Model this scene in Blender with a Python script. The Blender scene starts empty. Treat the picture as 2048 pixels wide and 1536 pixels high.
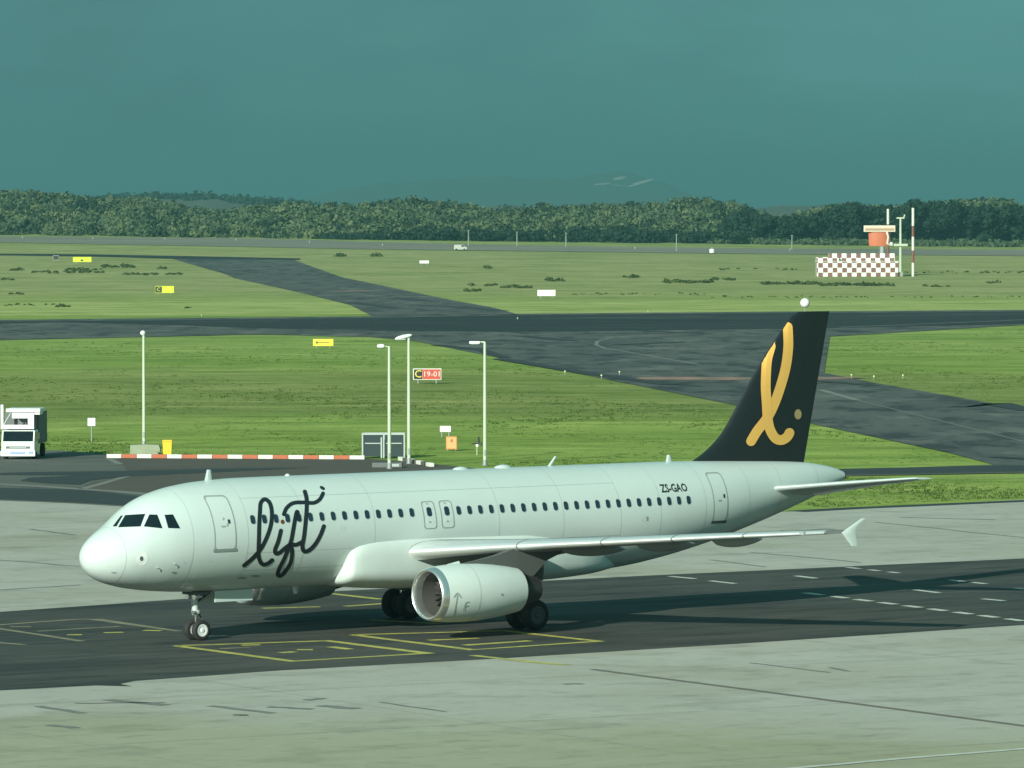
import bpy, bmesh, math, random
import numpy as np
from mathutils import Vector, Matrix
from mathutils.bvhtree import BVHTree

# ------------------------------------------------------------------ camera
sc = bpy.context.scene
col = sc.collection
F, PITCH, ROLL, CAMH = 11000.0, 0.02962827, -0.00147289, 15.4225
JX, JY, JTH = -15.5523, 199.0177, 0.6895482        # jet: ground point under the nose, heading of its aft axis
cam_d = bpy.data.cameras.new('camera')
cam_d.sensor_width = 36.0
cam_d.lens = F / 2048 * 36
cam_d.clip_start = 1.0
cam_d.clip_end = 60000
cam = bpy.data.objects.new('camera', cam_d)
col.objects.link(cam)
cam.location = (0, 0, CAMH)
cam.rotation_euler = (Matrix.Rotation(math.pi / 2 - PITCH, 3, 'X') @ Matrix.Rotation(ROLL, 3, 'Z')).to_euler()
sc.camera = cam

# ------------------------------------------------------------------ sky, sun, exposure
SUN_EL, SUN_AZ = math.radians(21.5), math.radians(208.5)   # compass-like angle of the sun from +Y, clockwise
w = bpy.data.worlds.new('World')
sc.world = w
w.use_nodes = True
nt = w.node_tree
for n in list(nt.nodes):
    nt.nodes.remove(n)
N = nt.nodes.new
out = N('ShaderNodeOutputWorld')
bg = N('ShaderNodeBackground')
sky = N('ShaderNodeTexSky')
sky.sky_type = 'NISHITA'
sky.sun_disc = False
sky.sun_elevation = SUN_EL
sky.sun_rotation = SUN_AZ
sky.air_density = 1.0
sky.dust_density = 2.0
skys = N('ShaderNodeVectorMath'); skys.operation = 'SCALE'; skys.inputs['Scale'].default_value = 0.06
tc = N('ShaderNodeTexCoord')
mp = N('ShaderNodeMapping'); mp.inputs['Scale'].default_value = (4.0, 4.0, 9.0); mp.inputs['Location'].default_value = (13.8, 7.0, 0.6)
nz = N('ShaderNodeTexNoise'); nz.inputs['Scale'].default_value = 1.6; nz.inputs['Detail'].default_value = 5; nz.inputs['Roughness'].default_value = 0.55
mp2 = N('ShaderNodeMapping'); mp2.inputs['Scale'].default_value = (10, 10, 40)
nz2 = N('ShaderNodeTexNoise'); nz2.inputs['Scale'].default_value = 4.0; nz2.inputs['Detail'].default_value = 6
addn = N('ShaderNodeMath'); addn.operation = 'MULTIPLY_ADD'; addn.inputs[1].default_value = 0.18
sepz = N('ShaderNodeSeparateXYZ')
elev = N('ShaderNodeMapRange'); elev.inputs['From Min'].default_value = 0.0; elev.inputs['From Max'].default_value = 0.05; elev.inputs['To Min'].default_value = -0.06; elev.inputs['To Max'].default_value = 0.06
adde = N('ShaderNodeMath'); adde.operation = 'ADD'
cr = N('ShaderNodeValToRGB')
cr.color_ramp.elements[0].position = 0.42; cr.color_ramp.elements[0].color = (0.040, 0.134, 0.148, 1)
cr.color_ramp.elements[1].position = 0.78; cr.color_ramp.elements[1].color = (0.082, 0.258, 0.255, 1)
mix = N('ShaderNodeMix'); mix.data_type = 'RGBA'; mix.inputs[0].default_value = 0.93
L = nt.links.new
L(tc.outputs['Generated'], mp.inputs['Vector']); L(mp.outputs[0], nz.inputs['Vector'])
L(tc.outputs['Generated'], mp2.inputs['Vector']); L(mp2.outputs[0], nz2.inputs['Vector'])
L(nz2.outputs['Fac'], addn.inputs[0]); L(nz.outputs['Fac'], addn.inputs[2])
L(tc.outputs['Generated'], sepz.inputs[0]); L(sepz.outputs['Z'], elev.inputs['Value'])
L(addn.outputs[0], adde.inputs[0]); L(elev.outputs[0], adde.inputs[1]); L(adde.outputs[0], cr.inputs['Fac'])
L(sky.outputs[0], skys.inputs[0])
L(skys.outputs[0], mix.inputs[6]); L(cr.outputs['Color'], mix.inputs[7])
L(mix.outputs[2], bg.inputs['Color'])
bg.inputs['Strength'].default_value = 1.0
L(bg.outputs[0], out.inputs['Surface'])

sun_d = bpy.data.lights.new('sun', 'SUN')
sun_d.energy = 5.0
sun_d.angle = math.radians(0.53)
sun_d.color = (0.93, 1.0, 0.85)
sun = bpy.data.objects.new('sun', sun_d)
col.objects.link(sun)
sd = Vector((math.sin(SUN_AZ) * math.cos(SUN_EL), math.cos(SUN_AZ) * math.cos(SUN_EL), math.sin(SUN_EL)))
sun.rotation_euler = sd.to_track_quat('Z', 'Y').to_euler()
sun.location = (-60, -60, 80)

vs = sc.view_settings
sc.display_settings.display_device = 'sRGB'
vs.view_transform = 'Standard'
vs.look = 'None'
vs.exposure = 0.45
vs.gamma = 1.0
vs.use_curve_mapping = False

# ------------------------------------------------------------------ pixel helpers (2048 x 1536 photograph)
def ray(px, py):
    x, y = px - 1024.0, py - 768.0
    c, s = math.cos(ROLL), math.sin(ROLL)
    x, y = x * c + y * s, -x * s + y * c
    cp, sp = math.cos(PITCH), math.sin(PITCH)
    v = -y / F
    return Vector((x / F, cp + v * sp, -sp + v * cp))

def terrain(x, y):
    """height of the land: flat airfield, gently rising far field, dune ridge behind it"""
    if y < 1500:
        return 0.0
    t = (y - 1500) / 700.0
    lift = max(1.0, 6.5 - 0.0125 * x)
    if t <= 1.05:
        return t * lift
    h = 1.05 * lift
    s = min(1.0, (y - 2235) / 480.0)
    fr = (x / (y * 2048 / F / 2) + 1) / 2          # 0..1 across the view at this distance
    fr = max(-0.6, min(1.6, fr))
    ridge = 20.0 + 6.0 * max(0, 1 - fr * 5) + 1.5 * math.sin(fr * 21) + 1.0 * math.sin(fr * 47 + 1)
    ridge -= 5.0 * math.exp(-((fr - 0.765) / 0.03) ** 2)
    s = s * s * (3 - 2 * s)
    h = h + (ridge - h) * s
    if y > 2715:
        h -= min(12.0, (y - 2715) * 0.012)
    return h

def gp(px, py, dz=0.0):
    """pixel -> point on the land, dz above it"""
    r = ray(px, py)
    o = Vector((0, 0, CAMH))
    if r.z >= -1e-6:
        t = 2200
    else:
        t = -CAMH / r.z
    if t * r.y > 1500:
        t = 1500.0
        for _ in range(4000):
            p = o + r * t
            if p.z <= terrain(p.x, p.y) or t > 6000:
                break
            t += 4.0
        lo, hi = t - 4.0, t
        for _ in range(12):
            md = (lo + hi) / 2
            p = o + r * md
            if p.z <= terrain(p.x, p.y):
                hi = md
            else:
                lo = md
        t = hi
    p = o + r * t
    return Vector((p.x, p.y, terrain(p.x, p.y) + dz))

JC, JS = math.cos(JTH), math.sin(JTH)
def to_jet(p):
    dx, dy = p.x - JX, p.y - JY
    return Vector((dx * JC + dy * JS, -dx * JS + dy * JC, p.z))
def dir_jet(d):
    return Vector((d.x * JC + d.y * JS, -d.x * JS + d.y * JC, d.z))
CAM_J = to_jet(Vector((0, 0, CAMH)))
def jet_on_y(px, py, y):
    d = dir_jet(ray(px, py))
    return CAM_J + d * ((y - CAM_J.y) / d.y)

# ------------------------------------------------------------------ materials
def zones(t, src, table, nscale, lo, hi):
    """patches of another growth or stain lying across the field at certain distances, with ragged edges"""
    tcn = t.nodes.new('ShaderNodeTexCoord'); sp = t.nodes.new('ShaderNodeSeparateXYZ'); t.links.new(tcn.outputs['Object'], sp.inputs[0])
    q = t.nodes.new('ShaderNodeTexNoise'); q.inputs['Scale'].default_value = nscale; q.inputs['Detail'].default_value = 6; q.inputs['Roughness'].default_value = 0.7; t.links.new(tcn.outputs['Object'], q.inputs['Vector'])
    for amp, pts, colr in table:
        ma = t.nodes.new('ShaderNodeMath'); ma.operation = 'MULTIPLY_ADD'; ma.inputs[1].default_value = amp; t.links.new(q.outputs['Fac'], ma.inputs[0])
        sb = t.nodes.new('ShaderNodeMath'); sb.operation = 'ADD'; sb.inputs[1].default_value = -amp * 0.5; t.links.new(sp.outputs['Y'], sb.inputs[0]); t.links.new(sb.outputs[0], ma.inputs[2])
        mr = t.nodes.new('ShaderNodeMapRange'); mr.inputs['From Min'].default_value = lo; mr.inputs['From Max'].default_value = hi; t.links.new(ma.outputs[0], mr.inputs['Value'])
        rp = t.nodes.new('ShaderNodeValToRGB')
        els = rp.color_ramp.elements
        els[0].position = 0.0; els[0].color = (pts[0][1],) * 3 + (1,); els[1].position = 1.0; els[1].color = (pts[-1][1],) * 3 + (1,)
        for y, v in pts:
            e = els.new((y - lo) / (hi - lo)); e.color = (v, v, v, 1)
        t.links.new(mr.outputs[0], rp.inputs['Fac'])
        mx = t.nodes.new('ShaderNodeMix'); mx.data_type = 'RGBA'
        t.links.new(rp.outputs['Color'], mx.inputs[0]); t.links.new(src, mx.inputs[6]); mx.inputs[7].default_value = (*colr, 1)
        src = mx.outputs[2]
    return src

MATS = {}
def mat(name, c, rough=0.5, metal=0.0, spec=0.5, noise=None, bump=None, coat=0.0, c2=None, stretch=(1, 1, 1), emit=None, extra=None, rot=0.0, zone=None):
    """noise=(scale, amount) varies the colour toward c2 (or darker); extra=(scale, lo, hi, colour) adds patches"""
    if name in MATS:
        return MATS[name]
    m = bpy.data.materials.new(name)
    m.use_nodes = True
    t = m.node_tree
    b = t.nodes['Principled BSDF']
    b.inputs['Roughness'].default_value = rough
    b.inputs['Metallic'].default_value = metal
    b.inputs['Specular IOR Level'].default_value = spec
    if coat:
        b.inputs['Coat Weight'].default_value = coat
        b.inputs['Coat Roughness'].default_value = 0.08
    cc = (*c, 1)
    b.inputs['Base Color'].default_value = cc
    last = None
    if noise or bump or extra:
        tcn = t.nodes.new('ShaderNodeTexCoord')
        mpn = t.nodes.new('ShaderNodeMapping')
        mpn.inputs['Scale'].default_value = stretch
        mpn.vector_type = 'TEXTURE' if rot else 'POINT'
        if rot:
            mpn.inputs['Rotation'].default_value = (0, 0, rot)
            mpn.inputs['Scale'].default_value = tuple(1 / v for v in stretch)
        t.links.new(tcn.outputs['Object'], mpn.inputs['Vector'])
        def nodenoise(scale, detail=6, rough_=0.6):
            q = t.nodes.new('ShaderNodeTexNoise')
            q.inputs['Scale'].default_value = scale
            q.inputs['Detail'].default_value = detail
            q.inputs['Roughness'].default_value = rough_
            t.links.new(mpn.outputs[0], q.inputs['Vector'])
            return q
        if noise:
            q = nodenoise(noise[0])
            rmp = t.nodes.new('ShaderNodeMapRange')
            rmp.inputs['From Min'].default_value = 0.32
            rmp.inputs['From Max'].default_value = 0.68
            rmp.inputs['To Max'].default_value = noise[1]
            t.links.new(q.outputs['Fac'], rmp.inputs['Value'])
            mx = t.nodes.new('ShaderNodeMix'); mx.data_type = 'RGBA'
            mx.inputs[6].default_value = cc
            mx.inputs[7].default_value = (*(c2 if c2 else tuple(v * 0.5 for v in c)), 1)
            t.links.new(rmp.outputs[0], mx.inputs[0])
            last = mx.outputs[2]
        if zone:
            last = zones(t, last, *zone)
        for e in (extra or []):
            q = nodenoise(e[0], 5, 0.65)
            rmp = t.nodes.new('ShaderNodeMapRange')
            rmp.inputs['From Min'].default_value = e[1]
            rmp.inputs['From Max'].default_value = e[2]
            if len(e) > 4:
                rmp.inputs['To Max'].default_value = e[4]
            t.links.new(q.outputs['Fac'], rmp.inputs['Value'])
            mx = t.nodes.new('ShaderNodeMix'); mx.data_type = 'RGBA'
            if last is None:
                mx.inputs[6].default_value = cc
            else:
                t.links.new(last, mx.inputs[6])
            mx.inputs[7].default_value = (*e[3], 1)
            if len(e) > 5:
                mx.blend_type = 'MULTIPLY'
            t.links.new(rmp.outputs[0], mx.inputs[0])
            last = mx.outputs[2]
        if last is not None:
            t.links.new(last, b.inputs['Base Color'])
        if bump:
            q = nodenoise(bump[0])
            bp = t.nodes.new('ShaderNodeBump')
            bp.inputs['Strength'].default_value = bump[1]
            bp.inputs['Distance'].default_value = bump[2]
            t.links.new(q.outputs['Fac'], bp.inputs['Height'])
            t.links.new(bp.outputs[0], b.inputs['Normal'])
    if emit:
        b.inputs['Emission Color'].default_value = (*emit[0], 1)
        b.inputs['Emission Strength'].default_value = emit[1]
    MATS[name] = m
    return m

M_PAINT = mat('white_aircraft_paint', (0.58, 0.645, 0.63), 0.34, noise=(0.5, 0.4), c2=(0.51, 0.575, 0.56), coat=0.25, extra=[(3.0, 0.62, 0.8, (0.55, 0.57, 0.55), 0.35)])
M_BELLY = mat('fairing_white_paint', (0.61, 0.665, 0.64), 0.5, spec=0.3, noise=(0.8, 0.45), c2=(0.51, 0.56, 0.54))
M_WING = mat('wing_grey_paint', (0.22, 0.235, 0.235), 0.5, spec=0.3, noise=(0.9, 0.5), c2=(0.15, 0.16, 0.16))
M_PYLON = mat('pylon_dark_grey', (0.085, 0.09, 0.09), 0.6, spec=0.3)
M_SLAT = mat('bare_metal_leading_edge', (0.82, 0.83, 0.83), 0.28, metal=0.6, noise=(2, 0.3), c2=(0.7, 0.7, 0.7))
M_CHROME = mat('polished_inlet_lip', (0.80, 0.80, 0.79), 0.30, metal=0.9)
M_DARKMETAL = mat('dark_exhaust_metal', (0.10, 0.10, 0.10), 0.5, metal=0.7, noise=(3, 0.5))
M_INTAKE = mat('inlet_duct_grey', (0.085, 0.082, 0.075), 0.6)
M_FAN = mat('fan_blade_titanium', (0.10, 0.10, 0.10), 0.45, metal=0.7)
M_FIN = mat('charcoal_fin_paint', (0.011, 0.016, 0.019), 0.45, spec=0.35, noise=(0.7, 0.4), c2=(0.017, 0.022, 0.025))
M_GOLD = mat('amber_logo_paint', (0.86, 0.47, 0.11), 0.45, noise=(1.5, 0.4), c2=(0.78, 0.43, 0.13))
M_TAN = mat('tan_dot_paint', (0.38, 0.28, 0.13), 0.5)
M_INK = mat('black_logo_paint', (0.012, 0.018, 0.024), 0.4)
M_GLASS = mat('cabin_window_glass', (0.015, 0.03, 0.05), 0.12, spec=0.8)
M_COCK = mat('cockpit_glass', (0.006, 0.012, 0.016), 0.08, spec=0.6)
M_SEAM = mat('door_seam_grey', (0.29, 0.32, 0.32), 0.6)
M_SEAMD = mat('dark_sill_grey', (0.07, 0.09, 0.09), 0.6)
M_RIMW = mat('white_wheel_hub', (0.75, 0.76, 0.75), 0.45)
M_RUBBER = mat('tyre_rubber', (0.018, 0.018, 0.019), 0.8, noise=(6, 0.5), c2=(0.035, 0.033, 0.03))
M_STRUT = mat('gear_leg_paint', (0.55, 0.57, 0.57), 0.4, metal=0.2)
M_STRUTD = mat('grimy_metal_and_shade', (0.10, 0.10, 0.10), 0.6, noise=(4, 0.5))  # gear metal; on the main gear doors its darkness stands for shade
M_STEEL = mat('chrome_oleo', (0.8, 0.8, 0.8), 0.15, metal=1.0)
M_RED = mat('red_lens', (0.5, 0.03, 0.03), 0.3)
M_LAMP = mat('landing_light_glass', (0.9, 0.9, 0.9), 0.08, metal=0.9)

G_LIGHT = (0.105, 0.165, 0.040)
M_GRASS = mat('airfield_grass', (0.235, 0.310, 0.066), 0.95, spec=0.1,
              noise=(0.05, 1.0), c2=(0.325, 0.395, 0.105), stretch=(0.4, 1, 1), bump=(1.0, 0.5, 0.2),
              zone=(((200, ((890, 0.0), (915, 0.95), (1040, 0.9), (1110, 0.0)), (0.430, 0.450, 0.165)), (340, ((1020, 0.0), (1180, 0.8), (1900, 0.85), (2200, 0.5)), (0.400, 0.370, 0.180)),
                     (120, ((560, 0.0), (660, 0.6), (780, 0.65), (820, 0.0)), (0.300, 0.370, 0.110)), (160, ((410, 0.0), (440, 0.75), (530, 0.7), (580, 0.0)), (0.240, 0.250, 0.090))), 0.01, 300, 2300),
              extra=[(0.035, 0.42, 0.60, (0.74, 0.82, 0.68), 0.9, 1), (0.10, 0.50, 0.62, (0.60, 0.69, 0.52), 0.8, 1), (0.16, 0.52, 0.66, (1.5, 1.35, 1.5), 0.9, 1), (0.30, 0.53, 0.63, (0.58, 0.66, 0.50), 0.8, 1), (0.8, 0.53, 0.66, (0.65, 0.7, 0.6), 0.7, 1)])
M_ASPH = mat('taxiway_asphalt', (0.118, 0.119, 0.110), 0.85, spec=0.25, noise=(0.16, 1.0), c2=(0.070, 0.076, 0.076), stretch=(0.45, 0.14, 1),
             bump=(8, 0.25, 0.01), extra=[(0.5, 0.50, 0.60, (0.36, 0.42, 0.46), 0.9, 1), (0.33, 0.53, 0.62, (1.5, 1.47, 1.4), 0.9, 1), (1.6, 0.53, 0.66, (0.6, 0.62, 0.62), 0.7, 1)])
M_APAVE = mat('apron_asphalt', (0.074, 0.071, 0.063), 0.8, spec=0.25, noise=(0.22, 0.9), c2=(0.050, 0.051, 0.048), rot=math.radians(37), stretch=(0.22, 1, 1),
              bump=(8, 0.25, 0.01), extra=[(0.30, 0.50, 0.62, (0.58, 0.62, 0.66), 0.9, 1), (0.8, 0.53, 0.63, (0.50, 0.54, 0.58), 0.8, 1), (1.3, 0.53, 0.66, (1.35, 1.33, 1.3), 0.8, 1), (3.5, 0.54, 0.7, (0.7, 0.7, 0.7), 0.6, 1)])
M_SROAD = mat('service_road_asphalt', (0.135, 0.135, 0.122), 0.85, spec=0.25, noise=(0.12, 0.9), c2=(0.095, 0.097, 0.090), stretch=(0.35, 1, 1), extra=[(0.25, 0.52, 0.64, (0.55, 0.58, 0.6), 0.85, 1), (0.9, 0.54, 0.68, (0.75, 0.76, 0.76), 0.7, 1)])
M_PAD = mat('brown_service_asphalt', (0.105, 0.094, 0.080), 0.9, spec=0.2, noise=(0.15, 0.6), c2=(0.075, 0.068, 0.060), extra=[(1.1, 0.58, 0.75, (0.055, 0.052, 0.048), 0.6)])
M_RUN = mat('runway_asphalt', (0.030, 0.038, 0.040), 0.8, spec=0.25, noise=(0.12, 1.0), c2=(0.010, 0.016, 0.019), stretch=(0.09, 0.6, 1), extra=[(0.25, 0.56, 0.68, (0.075, 0.082, 0.080), 0.7), (0.6, 0.54, 0.68, (0.010, 0.015, 0.018), 0.8)])
M_TAR = mat('fresh_tar_patch', (0.020, 0.023, 0.025), 0.7, noise=(0.3, 0.6), c2=(0.035, 0.037, 0.037))
M_CONC = mat('apron_concrete', (0.405, 0.385, 0.340), 0.9, spec=0.2, noise=(0.10, 0.9), c2=(0.455, 0.435, 0.390), rot=math.radians(30), stretch=(0.7, 1, 1), bump=(6, 0.2, 0.008),
             zone=(((34, ((100, 0.75), (161, 0.7), (174, 0.0), (400, 0.0)), (0.335, 0.330, 0.215)),), 0.035, 100, 400),
             extra=[(0.06, 0.48, 0.62, (0.88, 0.87, 0.80), 0.9, 1), (0.28, 0.52, 0.64, (0.80, 0.80, 0.79), 0.85, 1), (0.9, 0.54, 0.68, (0.74, 0.75, 0.74), 0.8, 1), (2.5, 0.54, 0.70, (1.18, 1.18, 1.18), 0.7, 1)])
M_CSTAIN = mat('stained_concrete', (0.285, 0.275, 0.185), 0.92, spec=0.2, noise=(0.35, 0.8), c2=(0.25, 0.25, 0.18), extra=[(1.2, 0.58, 0.75, (0.21, 0.21, 0.15), 0.6)])
M_JOINT = mat('joint_sealant', (0.13, 0.12, 0.10), 0.9, noise=(1.5, 0.7), c2=(0.19, 0.18, 0.15))
M_SCUFF = mat('rubber_scuff', (0.155, 0.155, 0.14), 0.9, noise=(1.2, 0.8), c2=(0.22, 0.22, 0.20))
M_YEL = mat('worn_yellow_line', (0.58, 0.52, 0.085), 0.8, noise=(1.3, 0.9), c2=(0.28, 0.25, 0.09), extra=[(4.0, 0.56, 0.7, (0.10, 0.10, 0.07), 0.7)])
M_YOLD = mat('faded_yellow_line', (0.27, 0.23, 0.15), 0.85, noise=(1.3, 0.9), c2=(0.15, 0.135, 0.10))
M_WLINE = mat('worn_white_line', (0.58, 0.58, 0.52), 0.8, noise=(1.5, 0.6), c2=(0.36, 0.36, 0.33))
M_PALE = mat('pale_road_edge', (0.21, 0.21, 0.19), 0.9, noise=(0.4, 0.8), c2=(0.14, 0.14, 0.13))
M_RLINE = mat('faded_red_marking', (0.40, 0.19, 0.14), 0.85, noise=(0.5, 1.0), c2=(0.15, 0.125, 0.11), stretch=(1, 0.3, 1))
M_FARROAD = mat('far_runway_concrete', (0.255, 0.230, 0.180), 0.9, noise=(0.03, 1.0), c2=(0.165, 0.158, 0.120), stretch=(0.4, 1, 1))

# ------------------------------------------------------------------ mesh helpers
def link(name, me, m=None, parent=None):
    o = bpy.data.objects.new(name, me)
    col.objects.link(o)
    if m is not None and me is not None and len(me.materials) == 0:
        me.materials.append(m)
    if parent is not None:
        o.parent = parent
    return o

def empty(name, loc=(0, 0, 0), rz=0.0):
    o = bpy.data.objects.new(name, None)
    col.objects.link(o)
    o.location = loc
    o.rotation_euler = (0, 0, rz)
    o.empty_display_size = 0.3
    return o

def tag(o, label, cat, group=None):
    o['label'] = label
    o['category'] = cat
    if group:
        o['group'] = group
    return o

def struct(o):
    o['kind'] = 'structure'
    return o

class MB:
    """collects shapes, builds ONE mesh object"""
    def __init__(s):
        s.v, s.f = [], []
    def add(s, vs_, fs_):
        b = len(s.v)
        s.v += [tuple(p) for p in vs_]
        s.f += [tuple(i + b for i in f) for f in fs_]
        return s
    def box(s, x0, x1, y0, y1, z0, z1, bev=0.0):
        if bev <= 0:
            v = [(x, y, z) for x in (x0, x1) for y in (y0, y1) for z in (z0, z1)]
            return s.add(v, [(0, 1, 3, 2), (4, 6, 7, 5), (0, 4, 5, 1), (2, 3, 7, 6), (0, 2, 6, 4), (1, 5, 7, 3)])
        bm = bmesh.new()
        bmesh.ops.create_cube(bm, size=1)
        for q in bm.verts:
            q.co = Vector(((x0 + x1) / 2 + q.co.x * (x1 - x0), (y0 + y1) / 2 + q.co.y * (y1 - y0), (z0 + z1) / 2 + q.co.z * (z1 - z0)))
        bmesh.ops.bevel(bm, geom=list(bm.edges), offset=bev, segments=2, affect='EDGES', profile=0.5)
        bm.verts.index_update()
        v = [q.co.copy() for q in bm.verts]
        f = [[q.index for q in fc.verts] for fc in bm.faces]
        bm.free()
        return s.add(v, f)
    def tube(s, a, b, ra, rb=None, n=12, caps=True):
        a, b = Vector(a), Vector(b)
        rb = ra if rb is None else rb
        d = (b - a).normalized()
        u = d.orthogonal().normalized()
        w_ = d.cross(u)
        v = []
        for p, r in ((a, ra), (b, rb)):
            for k in range(n):
                t = 2 * math.pi * k / n
                v.append(p + (u * math.cos(t) + w_ * math.sin(t)) * r)
        f = [(k, (k + 1) % n, n + (k + 1) % n, n + k) for k in range(n)]
        if caps:
            f += [tuple(range(n - 1, -1, -1)), tuple(range(n, 2 * n))]
        return s.add(v, f)
    def path(s, pts, r, n=8):
        for a, b in zip(pts[:-1], pts[1:]):
            s.tube(a, b, r, r, n)
        return s
    def lathe(s, prof, origin, axis='x', n=32, sy=1.0):
        """prof: list of (along, radius)"""
        v, f = [], []
        ox, oy, oz = origin
        for a, r in prof:
            for k in range(n):
                t = 2 * math.pi * k / n
                c_, s_ = r * math.cos(t), r * math.sin(t)
                if axis == 'x':
                    v.append((ox + a, oy + c_, oz + s_))
                elif axis == 'y':
                    v.append((ox + c_, oy + a, oz + s_))
                else:
                    v.append((ox + c_, oy + s_, oz + a))
        for i in range(len(prof) - 1):
            for k in range(n):
                f.append((i * n + k, i * n + (k + 1) % n, (i + 1) * n + (k + 1) % n, (i + 1) * n + k))
        return s.add(v, f)
    def prism(s, poly, y0, y1):
        """poly in (x,z), extruded along y"""
        n = len(poly)
        v = [(x, y0, z) for x, z in poly] + [(x, y1, z) for x, z in poly]
        f = [tuple(range(n)), tuple(range(2 * n - 1, n - 1, -1))] + [(k, n + k, n + (k + 1) % n, (k + 1) % n) for k in range(n)]
        return s.add(v, f)
    def loft(s, rings, caps=True):
        n = len(rings[0])
        v = [p for r in rings for p in r]
        f = []
        for i in range(len(rings) - 1):
            for k in range(n):
                f.append((i * n + k, i * n + (k + 1) % n, (i + 1) * n + (k + 1) % n, (i + 1) * n + k))
        if caps:
            f += [tuple(range(n - 1, -1, -1)), tuple(range((len(rings) - 1) * n, len(rings) * n))]
        return s.add(v, f)
    def build(s, name, m, parent=None, smooth=False, angle=40):
        me = bpy.data.meshes.new(name)
        me.from_pydata([tuple(p) for p in s.v], [], s.f)
        me.validate()
        bm = bmesh.new(); bm.from_mesh(me)
        bmesh.ops.recalc_face_normals(bm, faces=bm.faces)
        if smooth:
            for fc in bm.faces:
                fc.smooth = True
            lim = math.radians(angle)
            for e in bm.edges:
                if len(e.link_faces) == 2 and e.calc_face_angle(0) > lim:
                    e.smooth = False
        bm.to_mesh(me); bm.free()
        return link(name, me, m, parent)

def sheet_poly(name, pxs, m, dz, parent=None):
    """a flat polygon on the flat airfield, traced in pixels, held at height dz"""
    pts = [gp(x, y) for x, y in pxs]
    me = bpy.data.meshes.new(name)
    me.from_pydata([(p.x, p.y, dz) for p in pts], [], [tuple(range(len(pts)))])
    bm = bmesh.new(); bm.from_mesh(me)
    bmesh.ops.triangulate(bm, faces=bm.faces)
    bmesh.ops.recalc_face_normals(bm, faces=bm.faces)
    for fc in bm.faces:
        if fc.normal.z < 0:
            fc.normal_flip()
    bm.to_mesh(me); bm.free()
    o = link(name, me, m, parent)
    if parent is None:
        struct(o)
    return o

def resample(pts, n):
    pts = [Vector(p) for p in pts]
    d = [0.0]
    for a, b in zip(pts[:-1], pts[1:]):
        d.append(d[-1] + (b - a).length)
    o = []
    for k in range(n):
        t = d[-1] * k / (n - 1)
        i = 0
        while i < len(d) - 2 and d[i + 1] < t:
            i += 1
        u = (t - d[i]) / max(1e-9, d[i + 1] - d[i])
        o.append(pts[i].lerp(pts[i + 1], u))
    return o

def smooth_path(pts, per=10):
    P = [Vector((*p, 0)) if len(p) == 2 else Vector(p) for p in pts]
    o = []
    for i in range(len(P) - 1):
        p0 = P[max(0, i - 1)]; p1 = P[i]; p2 = P[i + 1]; p3 = P[min(len(P) - 1, i + 2)]
        for k in range(per):
            t = k / per
            o.append(0.5 * ((2 * p1) + (p2 - p0) * t + (2 * p0 - 5 * p1 + 4 * p2 - p3) * t * t + (3 * p1 - p0 - 3 * p2 + p3) * t ** 3))
    o.append(P[-1])
    return o

def sheet_strip(name, left, right, m, dz, n=40, cross=3, parent=None):
    """ribbon between two pixel polylines, laid on the land"""
    A = resample([gp(*p) for p in left], n)
    B = resample([gp(*p) for p in right], n)
    v, f = [], []
    for a, b in zip(A, B):
        for k in range(cross):
            p = a.lerp(b, k / (cross - 1))
            v.append((p.x, p.y, terrain(p.x, p.y) + dz))
    for i in range(n - 1):
        for k in range(cross - 1):
            q = i * cross + k
            f.append((q, q + 1, q + cross + 1, q + cross))
    mb = MB(); mb.add(v, f)
    o = mb.build(name, m, parent)
    me = o.data
    if sum(p.normal.z for p in me.polygons) < 0:
        me.flip_normals()
    if parent is None:
        struct(o)
    return o

def ground_line(mb, pts, width, dz, dash=None):
    """painted line of a real width in metres along ground points"""
    pts = [Vector((p.x, p.y, 0)) for p in pts]
    if dash:
        tot = sum((b - a).length for a, b in zip(pts[:-1], pts[1:]))
        n = max(2, int(tot / 0.25))
        R = resample(pts, n)
        acc, seg = 0.0, []
        on, off = dash
        for i in range(len(R)):
            if (acc % (on + off)) < on:
                seg.append(R[i])
            else:
                if len(seg) > 1:
                    ground_line(mb, [seg[0], seg[-1]], width, dz)
                seg = []
            if i < len(R) - 1:
                acc += (R[i + 1] - R[i]).length
        if len(seg) > 1:
            ground_line(mb, [seg[0], seg[-1]], width, dz)
        return
    v = []
    for i, p in enumerate(pts):
        a = pts[max(0, i - 1)]; b = pts[min(len(pts) - 1, i + 1)]
        d = (b - a).normalized()
        nrm = Vector((-d.y, d.x, 0)) * (width / 2)
        if 0 < i < len(pts) - 1:
            d1 = (p - a).normalized()
            k = max(0.35, abs(d1.dot(d)))
            nrm /= k
        v += [(p.x + nrm.x, p.y + nrm.y, dz), (p.x - nrm.x, p.y - nrm.y, dz)]
    f = [(2 * i, 2 * i + 1, 2 * i + 3, 2 * i + 2) for i in range(len(pts) - 1)]
    mb.add(v, f)

def px_line(mb, pxs, width, dz, dash=None):
    ground_line(mb, [gp(*p) for p in pxs], width, dz, dash)

def up(o):
    me = o.data
    if sum(p.normal.z * p.area for p in me.polygons) < 0:
        me.flip_normals()
    return o

rng = random.Random(7)
nrng = np.random.default_rng(11)

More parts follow.
